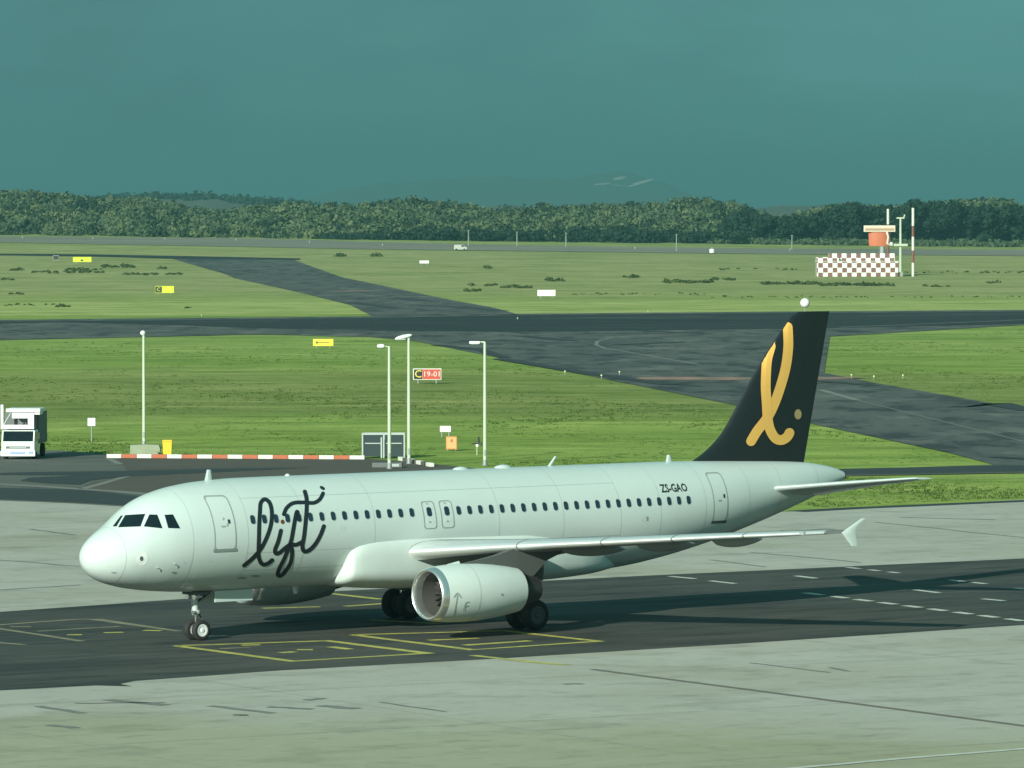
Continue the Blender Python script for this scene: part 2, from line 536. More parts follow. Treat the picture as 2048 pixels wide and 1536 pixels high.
# ================================================================== the land
def build_land():
    ys = [-400, 0, 100, 140, 200, 300, 400, 500, 650, 800, 1000, 1200, 1400, 1500] + list(range(1540, 2240, 35)) + list(range(2240, 2800, 20)) + [2850, 2950, 3100, 3400, 4000, 5000, 8000, 14000, 26000]
    v, f = [], []
    nx = 121
    for y in ys:
        half = max(700, y * 0.42)
        for k in range(nx):
            x = -half + 2 * half * k / (nx - 1)
            v.append((x, y, terrain(x, y) - 0.03))
    for i in range(len(ys) - 1):
        for k in range(nx - 1):
            a = i * nx + k
            f.append((a, a + 1, a + nx + 1, a + nx))
    mb = MB(); mb.add(v, f)
    o = mb.build('ground', M_GRASS, smooth=True, angle=60)
    up(o)
    struct(o)
build_land()

# concrete apron (nearest) -----------------------------------------------------
conc = sheet_poly('apron', [(-900, 960), (0, 999), (130, 1004), (260, 1012), (800, 1030), (1560, 1024), (1700, 1016), (2048, 999), (2800, 965), (4200, 3000), (-2400, 3000)], M_CONC, 0.0)
# asphalt lane under the jet
sheet_poly('taxi_lane', [(-900, 1275), (0, 1224), (380, 1197), (700, 1181), (1300, 1151), (2048, 1117), (2800, 1085),
                         (2900, 1205), (2048, 1250), (1500, 1286), (1000, 1317), (560, 1341), (270, 1362), (240, 1368), (265, 1373), (190, 1371), (0, 1381), (-900, 1440)], M_APAVE, 0.006)
# brown service pad and grey road between apron and grass
sheet_poly('service_road', [(-900, 885), (0, 899), (120, 901), (213, 909), (238, 927), (735, 926), (800, 938), (1000, 952), (1400, 948), (1480, 945), (2048, 928), (2500, 915), (2500, 930), (2048, 946), (1686, 952), (1600, 960), (1500, 985), (1400, 1028), (700, 1032), (262, 1014), (130, 1006), (0, 1001), (-900, 965)], M_SROAD, 0.012)
sheet_poly('service_pad', [(222, 919), (240, 916), (730, 917), (862, 928), (980, 940), (940, 990), (420, 998), (300, 990), (240, 983), (165, 977), (170, 970), (260, 950), (245, 930)], M_PAD, 0.018)
mb = MB()
px_line(mb, [(-60, 966), (60, 972), (165, 979), (240, 984), (330, 992)], 1.1, 0.024)
px_line(mb, [(218, 918), (240, 929)], 0.5, 0.024)
px_line(mb, [(165, 978), (200, 969), (260, 951)], 0.5, 0.024)
struct(up(mb.build('pale_road_edge', M_PALE)))
sheet_poly('tar_curve', [(-300, 955), (0, 976), (160, 980), (240, 988), (330, 999), (500, 1008), (500, 1024), (262, 1012), (130, 1004), (0, 999), (-300, 985)], M_TAR, 0.020)
sheet_poly('tar_streak', [(-60, 949), (60, 945), (230, 943), (420, 938), (620, 936), (420, 946), (260, 953), (178, 962), (160, 970), (90, 967), (40, 962), (60, 956), (170, 951), (60, 951)], M_TAR, 0.030)
sheet_poly('tar_road', [(1400, 950), (1686, 938), (2048, 930), (2500, 918), (2500, 928), (2048, 943), (1686, 950), (1450, 962)], M_TAR, 0.018)
# verge wedge edge on the right of the apron
mb = MB()
px_line(mb, [(1590, 1023), (1720, 1016), (2048, 1002), (2300, 990)], 1.5, 0.010)
struct(up(mb.build('tar_verge', M_TAR)))

# painted marks on the lane ----------------------------------------------------
mb = MB()
px_line(mb, [(352, 1292), (585, 1323), (855, 1307), (655, 1282), (352, 1292)], 0.40, 0.012)
px_line(mb, [(705, 1270), (944, 1300), (1197, 1283), (1010, 1262), (705, 1270)], 0.40, 0.012)
for a, b in (((483, 1291), (520, 1290)), ((594, 1300), (626, 1300)), ((660, 1294), (700, 1299)), ((560, 1306), (590, 1304)),
             ((857, 1281), (958, 1277)), ((928, 1291), (1060, 1282)), ((740, 1240), (880, 1248)), ((656, 1187), (762, 1199)), ((525, 1217), (640, 1214)), ((690, 1213), (790, 1206))):
    px_line(mb, [a, b], 0.42, 0.012)
for a, b in (((134, 1270), (164, 1270)), ((208, 1266), (246, 1265)), ((287, 1261), (322, 1262))):
    px_line(mb, [a, b], 0.42, 0.012)
struct(up(mb.build('yellow_stand_marking', M_YEL)))
mb = MB()
px_line(mb, [(944, 1311), (1053, 1323), (1090, 1327), (1138, 1330)], 0.38, 0.010)
struct(up(mb.build('yellow_lead_line', M_YEL)))
mb = MB()
px_line(mb, [(-40, 1253), (0, 1250), (154, 1239), (191, 1239), (359, 1263)], 0.34, 0.012)
px_line(mb, [(-20, 1255), (0, 1258), (120, 1276), (164, 1283)], 0.34, 0.012)
px_line(mb, [(-20, 1283), (0, 1286), (50, 1290)], 0.34, 0.012)
px_line(mb, [(20, 1254), (62, 1254)], 0.4, 0.012)
px_line(mb, [(75, 1263), (240, 1253)], 0.3, 0.012)
px_line(mb, [(440, 1298), (500, 1295)], 0.3, 0.012)
struct(up(mb.build('faded_stand_marking', M_YOLD)))
mb = MB()
px_line(mb, [(1610, 1186), (1830, 1214), (2060, 1244)], 0.44, 0.012, dash=(1.55, 0.5))
px_line(mb, [(1340, 1153), (1412, 1160)], 0.34, 0.012, dash=(2.2, 0.7))
px_line(mb, [(1420, 1162), (1492, 1170)], 0.34, 0.012, dash=(2.2, 0.5))
px_line(mb, [(1592, 1152), (1632, 1157)], 0.36, 0.012)
px_line(mb, [(1694, 1135), (1804, 1147)], 0.34, 0.012, dash=(1.3, 0.4))
px_line(mb, [(1899, 1160), (1972, 1168)], 0.34, 0.012, dash=(1.3, 0.4))
px_line(mb, [(1830, 1180), (1878, 1186)], 0.36, 0.012)
px_line(mb, [(1965, 1198), (2008, 1202)], 0.36, 0.012)
px_line(mb, [(2030, 1177), (2070, 1180)], 0.36, 0.012)
struct(up(mb.build('white_dashed_marking', M_WLINE)))
mb = MB()
px_line(mb, [(1540, 1541), (1800, 1518), (2100, 1494)], 0.34, 0.014)
struct(up(mb.build('white_apron_line', M_WLINE)))
mb = MB()
px_line(mb, [(1185, 1339), (1500, 1380), (2100, 1459)], 0.30, 0.012)
struct(up(mb.build('concrete_joint', M_JOINT)))
# faint slab joints parallel and square to the sealed one
ja, jb = gp(1185, 1339), gp(2100, 1459)
jd = (jb - ja).normalized(); jn = Vector((-jd.y, jd.x, 0))
mb = MB()
for k in range(-5, 9):
    o_ = ja + jn * (13.5 * k)
    if k:
        ground_line(mb, [o_ - jd * 110, o_ + jd * 110], 0.07, 0.003)
for k in range(-8, 9):
    o_ = ja + jd * (13.5 * k + 2.0)
    ground_line(mb, [o_ - jn * 60, o_ + jn * 105], 0.07, 0.0034)
struct(up(mb.build('slab_joint', mat('slab_joint_grime', (0.24, 0.23, 0.20), 0.9, noise=(0.8, 1.0), c2=(0.36, 0.345, 0.305)))))
# tyre rubber along the lane
mb = MB()
la, lb = gp(0, 1300), gp(2048, 1185)
ld = (lb - la).normalized(); ln = Vector((-ld.y, ld.x, 0))
for k in range(60):
    c_ = la.lerp(lb, rng.uniform(-0.1, 1.1)) + ln * rng.uniform(-5.5, 7.5)
    hl = rng.uniform(2.5, 9.0); bend = rng.uniform(-0.6, 0.6)
    ground_line(mb, [c_ + ld * (hl * t) + ln * (bend * t * t) for t in (-1, -0.6, -0.2, 0.2, 0.6, 1)], rng.uniform(0.10, 0.38), 0.0085 + 0.0002 * (k % 8))
struct(up(mb.build('tyre_rubber_streak', mat('tyre_rubber_stain', (0.018, 0.022, 0.026), 0.7, noise=(0.9, 1.0), c2=(0.040, 0.043, 0.044), extra=[(0.25, 0.45, 0.65, (0.068, 0.066, 0.060), 0.9)]))))
# scuffs and repair streaks on the near concrete
mb = MB()
for a, b, wd in (((76, 1413), (165, 1426), 0.35), ((150, 1407), (330, 1405), 0.22), ((215, 1400), (332, 1411), 0.5), ((420, 1412), (545, 1427), 0.35), ((535, 1414), (625, 1418), 0.35),
                 ((640, 1412), (714, 1418), 0.5), ((100, 1450), (150, 1456), 0.4), ((470, 1430), (495, 1431), 0.3), ((610, 1400), (650, 1397), 0.3), ((1130, 1368), (1165, 1368), 0.3), ((760, 1405), (890, 1424), 0.16), ((1660, 1336), (1700, 1343), 0.2),
                 ((1500, 1326), (1660, 1346), 0.14), ((0, 1120), (160, 1133), 0.22), ((0, 1180), (160, 1170), 0.2), ((60, 1058), (150, 1070), 0.25), ((1500, 1105), (1720, 1125), 0.22), ((1750, 1045), (2050, 1075), 0.2), ((1800, 1035), (1990, 1040), 0.3), ((1560, 1062), (1670, 1058), 0.3), ((1420, 1120), (1530, 1134), 0.2)):
    pts = [gp(a[0] + (b[0] - a[0]) * t / 5, a[1] + (b[1] - a[1]) * t / 5 + rng.uniform(-0.7, 0.7)) for t in range(6)]
    ground_line(mb, pts, wd, 0.011)
struct(up(mb.build('concrete_scuff', M_SCUFF)))

# runway and taxiways ----------------------------------------------------------
sheet_poly('runway', [(-900, 650), (0, 640), (740, 633), (1024, 628), (2048, 620), (3000, 612), (3000, 620), (2048, 650), (1660, 673), (1648, 746), (1750, 766), (2048, 818), (2500, 898), (2500, 930), (2048, 932),
                      (1990, 930), (1900, 906), (1640, 851), (1480, 812), (1250, 766), (1000, 716), (830, 682), (740, 674), (520, 669), (0, 680), (-900, 697)], M_ASPH, 0.02)
sheet_poly('runway_wear_band', [(-500, 652), (0, 644), (740, 636), (1024, 631), (2048, 623), (2700, 618), (2700, 640), (2048, 648), (1680, 656), (1300, 661), (1024, 664), (760, 662), (520, 657), (330, 650), (120, 645), (-500, 658)], M_RUN, 0.035)
sheet_strip('taxiway', [(330, 513), (450, 548), (600, 585), (700, 610), (745, 633)], [(585, 519), (700, 558), (900, 600), (985, 615), (1035, 629)], M_ASPH, 0.05)
sheet_strip('far_taxiway', [(-60, 507), (180, 509), (400, 513), (600, 517)], [(-60, 510), (180, 513), (400, 519), (600, 520)], M_RUN, 0.08, n=30)
sheet_strip('far_runway', [(-300, 472), (0, 473), (500, 477), (700, 483), (1024, 491), (1500, 497), (2048, 500), (2300, 501)], [(-300, 487), (0, 485), (500, 494), (700, 498), (1024, 502), (1500, 508), (2048, 512), (2300, 513)], M_FARROAD, 0.1, n=60)
mb = MB()
px_line(mb, [(-300, 644), (0, 640), (740, 633), (1024, 628), (2048, 620), (2400, 617)], 1.6, 0.04)
px_line(mb, [(0, 672), (300, 667), (520, 662), (740, 659)], 0.9, 0.04)
px_line(mb, [(360, 645), (560, 642)], 0.8, 0.04)
px_line(mb, [(1085, 637), (1430, 633)], 1.2, 0.04)
px_line(mb, [(1735, 632), (2048, 628)], 1.0, 0.04)
px_line(mb, [(1680, 655), (2048, 640)], 0.9, 0.04)
ar = [gp(x, y) for x, y in ((1490, 668), (1380, 667), (1290, 670), (1225, 675), (1195, 683), (1192, 690), (1210, 697), (1270, 707), (1400, 730))]
ground_line(mb, ar, 0.45, 0.04)
px_line(mb, [(1640, 780), (1715, 801)], 0.8, 0.04)
px_line(mb, [(1715, 801), (2048, 884)], 0.2, 0.04)
struct(up(mb.build('pale_taxi_line', M_PALE)))
mb = MB()
px_line(mb, [(1270, 757), (1450, 758), (1640, 757), (1690, 758)], 9.0, 0.04)
px_line(mb, [(668, 583), (750, 581)], 7.0, 0.06)
struct(up(mb.build('red_hold_marking', M_RLINE)))
mb = MB()
for pl, wd in (([(1910, 815), (1990, 808), (2060, 822)], 4.0), ([(1640, 763), (1750, 772)], 3.0), ([(1000, 718), (1180, 748), (1340, 770)], 4.5), ([(870, 690), (960, 700), (1010, 716)], 3.5), ([(1990, 915), (2100, 922)], 3),
               ([(1230, 690), (1360, 685)], 5), ([(1040, 672), (1140, 682)], 6), ([(1280, 662), (1420, 668)], 4), ([(480, 530), (560, 548), (640, 560)], 9), ([(790, 597), (860, 603)], 10), ([(700, 605), (800, 618)], 8), ([(880, 612), (1000, 622)], 8), ([(430, 523), (560, 524)], 14)):
    P = [gp(*p) for p in pl]
    if all(p.y < 1490 for p in P):
        ground_line(mb, P, wd * 0.45, 0.058)
struct(up(mb.build('tar_repair', M_TAR)))

# ================================================================== the jet
def interp(tab, x):
    xs = [t[0] for t in tab]
    if x <= xs[0]:
        return tab[0][1]
    if x >= xs[-1]:
        return tab[-1][1]
    # monotone cubic (Fritsch-Carlson style, simple)
    i = max(k for k in range(len(xs) - 1) if xs[k] <= x)
    def slope(k):
        if k <= 0 or k >= len(xs) - 1:
            k0, k1 = (0, 1) if k <= 0 else (len(xs) - 2, len(xs) - 1)
            return (tab[k1][1] - tab[k0][1]) / (xs[k1] - xs[k0])
        a = (tab[k][1] - tab[k - 1][1]) / (xs[k] - xs[k - 1])
        b = (tab[k + 1][1] - tab[k][1]) / (xs[k + 1] - xs[k])
        return 0 if a * b <= 0 else 2 * a * b / (a + b)
    h = xs[i + 1] - xs[i]
    t = (x - xs[i]) / h
    m0, m1 = slope(i) * h, slope(i + 1) * h
    return (2 * t ** 3 - 3 * t * t + 1) * tab[i][1] + (t ** 3 - 2 * t * t + t) * m0 + (-2 * t ** 3 + 3 * t * t) * tab[i + 1][1] + (t ** 3 - t * t) * m1

TOP = [(0, 3.24), (0.04, 3.48), (0.15, 3.66), (0.4, 3.89), (0.8, 4.16), (1.25, 4.42), (1.6, 4.66), (2.1, 5.04), (2.6, 5.32), (3.1, 5.50), (4.0, 5.71), (5.26, 5.86), (6.8, 5.93), (8, 5.94), (27, 5.93), (30, 5.90), (32.5, 5.83), (35.2, 5.70), (36.5, 5.53), (37.2, 5.37), (37.5, 5.26)]
BOT = [(0, 3.24), (0.04, 2.99), (0.15, 2.78), (0.4, 2.55), (0.8, 2.34), (1.3, 2.18), (1.9, 2.05), (3.0, 1.91), (4.2, 1.83), (5.3, 1.80), (6.5, 1.79), (24, 1.79), (25.2, 1.86), (27.2, 2.12), (29.8, 2.62), (32.2, 3.22), (34.1, 3.75), (36.3, 4.44), (37.2, 4.78), (37.5, 4.90)]
HW = [(0, 0.0), (0.04, 0.24), (0.15, 0.46), (0.4, 0.75), (0.8, 1.06), (1.3, 1.33), (1.9, 1.55), (3.0, 1.79), (4.2, 1.91), (5.5, 1.965), (6.5, 1.975), (24, 1.975), (26, 1.93), (28, 1.80), (29.8, 1.62), (32.2, 1.26), (34.1, 0.92), (36.3, 0.48), (37.2, 0.27), (37.5, 0.19)]
ZC = [(0, 3.24), (0.8, 3.27), (2, 3.5), (4, 3.72), (6.5, 3.86), (24, 3.86), (29.8, 4.25), (34, 4.72), (37.5, 5.08)]

jet = empty('passenger_jet', (JX, JY, 0), JTH)
tag(jet, 'white twin-engine passenger jet with charcoal fin and amber letter, taxiing on the apron', 'aircraft')

def ring_at(x, n=96):
    t, b, hw, zc = interp(TOP, x), interp(BOT, x), interp(HW, x), interp(ZC, x)
    zc = min(max(zc, b + 0.3 * (t - b)), b + 0.7 * (t - b))
    pts = []
    for k in range(n):
        a = 2 * math.pi * k / n
        c_, s_ = math.cos(a), math.sin(a)
        hh = (t - zc) if s_ >= 0 else (zc - b)
        pts.append(Vector((x, hw * c_, zc + hh * s_)))
    return pts

xs = [0.0008 + 1.2 * (k / 26) ** 2 for k in range(27)] + [1.2 + (k + 1) * 0.12 for k in range(50)]
xs += [7.4 + k * 0.5 for k in range(33)] + [23.6 + k * 0.25 for k in range(56)] + [37.5]
fus = MB()
fus.loft([ring_at(x) for x in xs])
fus_v = [Vector(p) for p in fus.v]
FBVH = BVHTree.FromPolygons(fus_v, fus.f)
fuselage = fus.build('fuselage', M_PAINT, jet, smooth=True, angle=50)

def side(x, z, off=0.008, s=-1):
    h = FBVH.ray_cast(Vector((x, s * 6, z)), Vector((0, -s, 0)))
    if h[0] is None:
        h = FBVH.find_nearest(Vector((x, s * 1.5, z)))
    n = h[1]
    if n.y * s < 0:
        n = -n
    return h[0] + n * off
def pixhit(px, py, off=0.008, bvh=None, ydir=False):
    d = dir_jet(ray(px, py)).normalized()
    h = (bvh or FBVH).ray_cast(CAM_J, d)
    if h[0] is None:
        return None
    n = h[1]
    if n.dot(d) > 0:
        n = -n
    if ydir:
        n = Vector((0, -1, 0))
    return h[0] + n * off

def rrect(cx, cz, hw, hh, r, n=5, shear=0.0):
    pts = []
    for sx, sz, a0 in ((1, 1, 0), (-1, 1, 90), (-1, -1, 180), (1, -1, 270)):
        for k in range(n + 1):
            a = math.radians(a0 + 90 * k / n)
            pts.append((cx + sx * (hw - r) + r * math.cos(a), cz + sz * (hh - r) + r * math.sin(a)))
    return pts

def patch(name, poly, m, parent, off, s=-1):
    c = (sum(p[0] for p in poly) / len(poly), sum(p[1] for p in poly) / len(poly))
    v = [side(*c, off, s)] + [side(*p, off, s) for p in poly]
    n = len(poly)
    # an inner ring keeps the patch on the curved skin
    v += [side((p[0] + c[0]) / 2, (p[1] + c[1]) / 2, off, s) for p in poly]
    f = []
    for k in range(n):
        k2 = (k + 1) % n
        f.append((0, 1 + n + k, 1 + n + k2))
        f.append((1 + n + k, 1 + k, 1 + k2, 1 + n + k2))
    mb = MB(); mb.add(v, f)
    return mb.build(name, m, parent)

def seam(name, poly, wd, m, parent, off, s=-1):
    c = (sum(p[0] for p in poly) / len(poly), sum(p[1] for p in poly) / len(poly))
    v, n = [], len(poly)
    P = []
    for i in range(n):                                   # densify long edges
        a, b = poly[i], poly[(i + 1) % n]
        k = max(1, int(math.hypot(b[0] - a[0], b[1] - a[1]) / 0.15))
        P += [(a[0] + (b[0] - a[0]) * j / k, a[1] + (b[1] - a[1]) * j / k) for j in range(k)]
    n = len(P)
    for p in P:
        d = Vector((p[0] - c[0], p[1] - c[1]))
        e = Vector((math.copysign(min(1, abs(d.x) / 0.25), d.x), math.copysign(min(1, abs(d.y) / 0.6), d.y))) * (wd / 2)
        v += [side(p[0] + e.x, p[1] + e.y, off, s), side(p[0] - e.x, p[1] - e.y, off, s)]
    f = [(2 * k, 2 * ((k + 1) % n), 2 * ((k + 1) % n) + 1, 2 * k + 1) for k in range(n)]
    mb = MB(); mb.add(v, f)
    return mb.build(name, m, parent)

def grid_patch(name, cx, cz, hw, hh, m, parent, off, nx=6, nz_=14, s=-1):
    v, f = [], []
    for j in range(nz_ + 1):
        for i in range(nx + 1):
            v.append(side(cx - hw + 2 * hw * i / nx, cz - hh + 2 * hh * j / nz_, off, s))
    for j in range(nz_):
        for i in range(nx):
            a = j * (nx + 1) + i
            f.append((a, a + 1, a + nx + 2, a + nx + 1))
    mb = MB(); mb.add(v, f)
    return mb.build(name, m, parent, smooth=True)

def skin_joint(x, a0=-2.4, a1=2.4, wd=0.014):
    v = []
    rg0, rg1 = ring_at(x, 96), ring_at(x + wd, 96)
    for p, q in zip(rg0, rg1):
        c_ = Vector((0, 0, interp(ZC, x)))
        for r_ in (p, q):
            d_ = Vector((0, r_.y, r_.z - c_.z)).normalized()
            v.append(r_ + d_ * 0.004)
    mb = MB(); mb.add(v, [(2 * k, 2 * k + 1, 2 * ((k + 1) % 96) + 1, 2 * ((k + 1) % 96)) for k in range(96)])
    return mb.build('skin_joint', M_JOINTP, fuselage)
M_JOINTP = mat('skin_joint_grey', (0.34, 0.385, 0.38), 0.6)
for x in (1.05, 3.6, 6.0, 8.6, 11.9, 17.9, 21.1, 24.0, 26.1, 28.6, 31.2, 33.2, 35.6):
    skin_joint(x)
for z in (5.25, 3.25, 2.6):
    mb = MB()
    xs_j = [6.0 + 0.5 * k for k in range(37)]
    v = []
    for x in xs_j:
        v += [side(x, z, 0.004), side(x, z + 0.012, 0.004)]
    mb.add(v, [(2 * k, 2 * k + 2, 2 * k + 3, 2 * k + 1) for k in range(len(xs_j) - 1)])
    mb.build('skin_joint', M_JOINTP, fuselage)
# cabin windows (port side, the one in view): 15 ahead of the wing exits, 23 behind
wins = [6.27 + 0.532 * k for k in range(15)] + [15.98 + 0.5305 * k for k in range(23)]
for x in wins:
    seam('window_frame', rrect(x, 4.485, 0.118, 0.172, 0.10), 0.03, mat('window_rim', (0.5, 0.53, 0.53), 0.5), patch('window', rrect(x, 4.485, 0.106, 0.158, 0.09), M_GLASS, fuselage, 0.007), 0.009)
# cabin doors
def cabin_door(cx, cz, hw, hh, sill_m, lab):
    d = grid_patch('cabin_door', cx, cz, hw, hh, M_PAINT, jet, 0.006)
    d['label'] = lab
    seam('door_seam', rrect(cx, cz, hw, hh, 0.14), 0.05, M_SEAM, d, 0.010)
    patch('door_window', rrect(cx + 0.22, cz + 0.05, 0.055, 0.08, 0.04), M_GLASS, d, 0.012)
    patch('door_handle', rrect(cx - 0.05, cz - 0.12, 0.10, 0.03, 0.02), M_SEAM, d, 0.012)
    mb = MB()
    n = 8
    for j in range(n):
        x0 = cx - hw - 0.06 + (2 * hw + 0.12) * j / n; x1 = cx - hw - 0.06 + (2 * hw + 0.12) * (j + 1) / n
        z0, z1 = cz - hh - 0.07, cz - hh + 0.04
        mb.add([side(x0, z0, 0.02), side(x1, z0, 0.02), side(x1, z1, 0.02), side(x0, z1, 0.02)], [(0, 1, 2, 3)])
    mb.build('door_sill', sill_m, d)
    return d
cabin_door(4.98, 4.40, 0.46, 0.97, mat('scuff_plate', (0.22, 0.27, 0.25), 0.5), 'forward cabin door with grey-green scuff plate below it')
cabin_door(29.45, 4.52, 0.40, 0.95, M_SEAMD, 'rear cabin door with black sill')
for cx in (14.55, 15.40):
    d = patch('overwing_exit', rrect(cx, 4.36, 0.29, 0.50, 0.10), M_PAINT, jet, 0.005)
    seam('exit_seam', rrect(cx, 4.36, 0.29, 0.50, 0.12), 0.045, M_SEAM, d, 0.009)
    patch('window', rrect(cx, 4.485, 0.118, 0.172, 0.095), M_GLASS, d, 0.011)
    patch('exit_latch', rrect(cx - 0.02, 4.10, 0.05, 0.03, 0.02), M_SEAM, d, 0.011)
    patch('exit_latch', rrect(cx - 0.02, 4.78, 0.05, 0.02, 0.015), M_SEAM, d, 0.011)
# cargo / service panels on the port side
def panel_line(cx, cz, hw, hh, r, m=M_SEAM, wd=0.02):
    seam('access_panel_seam', rrect(cx, cz, hw, hh, r), wd, m, fuselage, 0.008)
panel_line(4.6, 5.48, 1.0, 0.012, 0.01, wd=0.02)
panel_line(10.4, 4.02, 0.09, 0.09, 0.08)
panel_line(3.85, 3.02, 0.55, 0.02, 0.015, wd=0.02)
panel_line(1.0, 2.95, 0.45, 0.012, 0.01, wd=0.015)
panel_line(25.2, 3.80, 0.10, 0.10, 0.09)
patch('static_port', rrect(25.35, 3.85, 0.05, 0.09, 0.04), M_SEAM, fuselage, 0.012)
def pixquad(name, q, m, parent, off=0.012, n=8, bvh=None):
    """four pixel corners, dropped onto the skin"""
    v, f = [], []
    a, b, c, d = [Vector((*p, 0)) for p in q]
    for j in range(n + 1):
        for i in range(n + 1):
            p = a.lerp(b, i / n).lerp(d.lerp(c, i / n), j / n)
            v.append(pixhit(p.x, p.y, off, bvh) or Vector((0, 0, 3)))
    for j in range(n):
        for i in range(n):
            k = j * (n + 1) + i
            f.append((k, k + 1, k + n + 2, k + n + 1))
    mb = MB(); mb.add(v, f)
    return mb.build(name, m, parent, smooth=True)
def zz(p, o, s):
    return (o[0] + p[0] / s, o[1] + p[1] / s)
Z1 = ((120, 900), 3.2)
for q in ([(418, 418), (545, 410), (515, 490), (372, 496)], [(388, 424), (404, 418), (362, 490), (338, 490)],
          [(572, 414), (622, 415), (655, 502), (536, 490)], [(668, 416), (722, 413), (768, 502), (692, 500)]):
    q = [zz(p, *Z1) for p in q]
    pixquad('cockpit_window', q, M_COCK, jet, 0.015)
# sensor plate on the nose, probes, small placards
def disc_pts(cx, cy, rx, ry, n=20):
    return [(cx + rx * math.cos(2 * math.pi * k / n), cy + ry * math.sin(2 * math.pi * k / n)) for k in range(n)]
def pixpoly(name, pts, m, parent, off, bvh=None):
    c = (sum(p[0] for p in pts) / len(pts), sum(p[1] for p in pts) / len(pts))
    v = [pixhit(*c, off, bvh)] + [pixhit(*p, off, bvh) for p in pts]
    n = len(pts)
    mb = MB(); mb.add(v, [(0, 1 + k, 1 + (k + 1) % n) for k in range(n)])
    return mb.build(name, m, parent)
pl = pixpoly('sensor_plate', disc_pts(284, 1117, 12, 14), mat('sensor_plate_white', (0.66, 0.69, 0.67), 0.4), fuselage, 0.008)
pixpoly('sensor_port', disc_pts(283, 1117, 3.6, 4.8), M_SEAMD, fuselage, 0.013)
for (x, y, rx, ry) in ((228, 1145, 6, 1.5), (348, 1145, 5, 2.2), (484, 1156, 9, 2.4), (511, 1152, 9, 2.4), (447, 1038, 1.8, 3), (455, 1050, 2, 3.5), (282, 1044, 1, 1)):
    pixpoly('placard', disc_pts(x, y, rx, ry, 10), M_SEAM, fuselage, 0.010)
for x, z in ((2.25, 2.86), (2.9, 2.98)):
    p = side(x, z, 0.0)
    mb = MB(); mb.tube(p, p + Vector((-0.02, -0.07, 0)), 0.02, 0.015, 8); mb.tube(p + Vector((-0.02, -0.07, 0)), p + Vector((-0.17, -0.09, -0.01)), 0.016, 0.008, 8)
    mb.build('pitot_probe', M_STRUT, jet, True)

# the script lettering: strokes given in pixels, dropped onto the skin
def stroke(mb, pts, wd, off, bvh=None, clampf=None, per=10, wfun=None):
    P = smooth_path(pts, per)
    v, rows = [], []
    n = len(P)
    L_, R_ = [], []
    for i, p in enumerate(P):
        a, b = P[max(0, i - 1)], P[min(n - 1, i + 1)]
        d = (b - a)
        d = d.normalized() if d.length > 1e-6 else Vector((1, 0, 0))
        nr = Vector((-d.y, d.x, 0)) * (wd / 2 * (wfun(i / (n - 1)) if wfun else 1.0))
        L_.append(p + nr); R_.append(p - nr)
    def cap(c, e, sgn):
        d = (e - c)
        r = d.length
        base = math.atan2(d.y, d.x)
        return [Vector((c.x + r * math.cos(base + sgn * math.pi * k / 8), c.y + r * math.sin(base + sgn * math.pi * k / 8), 0)) for k in range(1, 8)]
    outl = [(l, p, r) for l, p, r in zip(L_, P, R_)]
    vv, ff = [], []
    def H(q):
        h = pixhit(q.x, q.y, off, bvh, bool(clampf))
        if clampf and (h is None or pixhit(q.x - 1.6, q.y, off, bvh) is None):
            h = pixhit(*clampf(q), off, bvh, True)
        return h
    idx = []
    for l, p, r in outl:
        row = []
        for q in (l, p, r):
            h = H(q)
            vv.append(h if h is not None else Vector((0, 0, 0)))
            row.append(len(vv) - 1 if h is not None else None)
        idx.append(row)
    for i in range(n - 1):
        for k in range(2):
            q = (idx[i][k], idx[i][k + 1], idx[i + 1][k + 1], idx[i + 1][k])
            if None not in q:
                ff.append(q)
    for end, sgn in ((0, 1), (n - 1, -1)):
        cen = idx[end][1]
        arc = [idx[end][0]]
        for q in cap(P[end], L_[end], sgn):
            h = H(q)
            if h is None:
                arc.append(None); continue
            vv.append(h); arc.append(len(vv) - 1)
        arc.append(idx[end][2])
        for a, b in zip(arc[:-1], arc[1:]):
            if None not in (a, b, cen):
                ff.append((cen, a, b))
    mb.add(vv, ff)
Z3 = ((400, 940), 5.689)
logo = [
    ([(500, 1085), (600, 1000), (690, 895), (760, 760), (805, 620), (815, 480), (790, 375), (735, 335), (690, 375), (680, 470), (672, 620), (668, 780), (664, 900), (668, 1000), (705, 1068), (765, 1065), (818, 1024)], 46),
    ([(918, 690), (888, 810), (852, 905), (862, 948), (905, 938), (965, 888), (1030, 845), (1090, 850), (1165, 815)], 46),
    ([(1118, 560), (1104, 475), (1085, 530), (1058, 680), (1035, 800), (1000, 900), (950, 1020), (900, 1120), (885, 1190), (925, 1196), (985, 1130), (1032, 1040), (1045, 930), (1030, 850)], 46),
    ([(1190, 248), (1210, 330), (1210, 450), (1196, 620), (1180, 760), (1162, 860), (1180, 922), (1240, 910), (1310, 840), (1368, 740), (1406, 640)], 46),
    ([(950, 505), (985, 430), (1060, 377), (1180, 370), (1290, 375), (1360, 335), (1397, 268)], 42),
    ([(1378, 200), (1400, 214)], 34),
]
for i, (pts, wd) in enumerate(logo):
    mb = MB()
    stroke(mb, [zz(p, *Z3) for p in pts], wd / Z3[1], 0.012 + 0.0012 * i)
    mb.build('logo_stroke', M_INK, fuselage)
pixpoly('logo_dot', disc_pts(*zz((935, 590), *Z3), 3.6, 4.4), mat('rust_dot_paint', (0.16, 0.035, 0.02), 0.5), fuselage, 0.021)

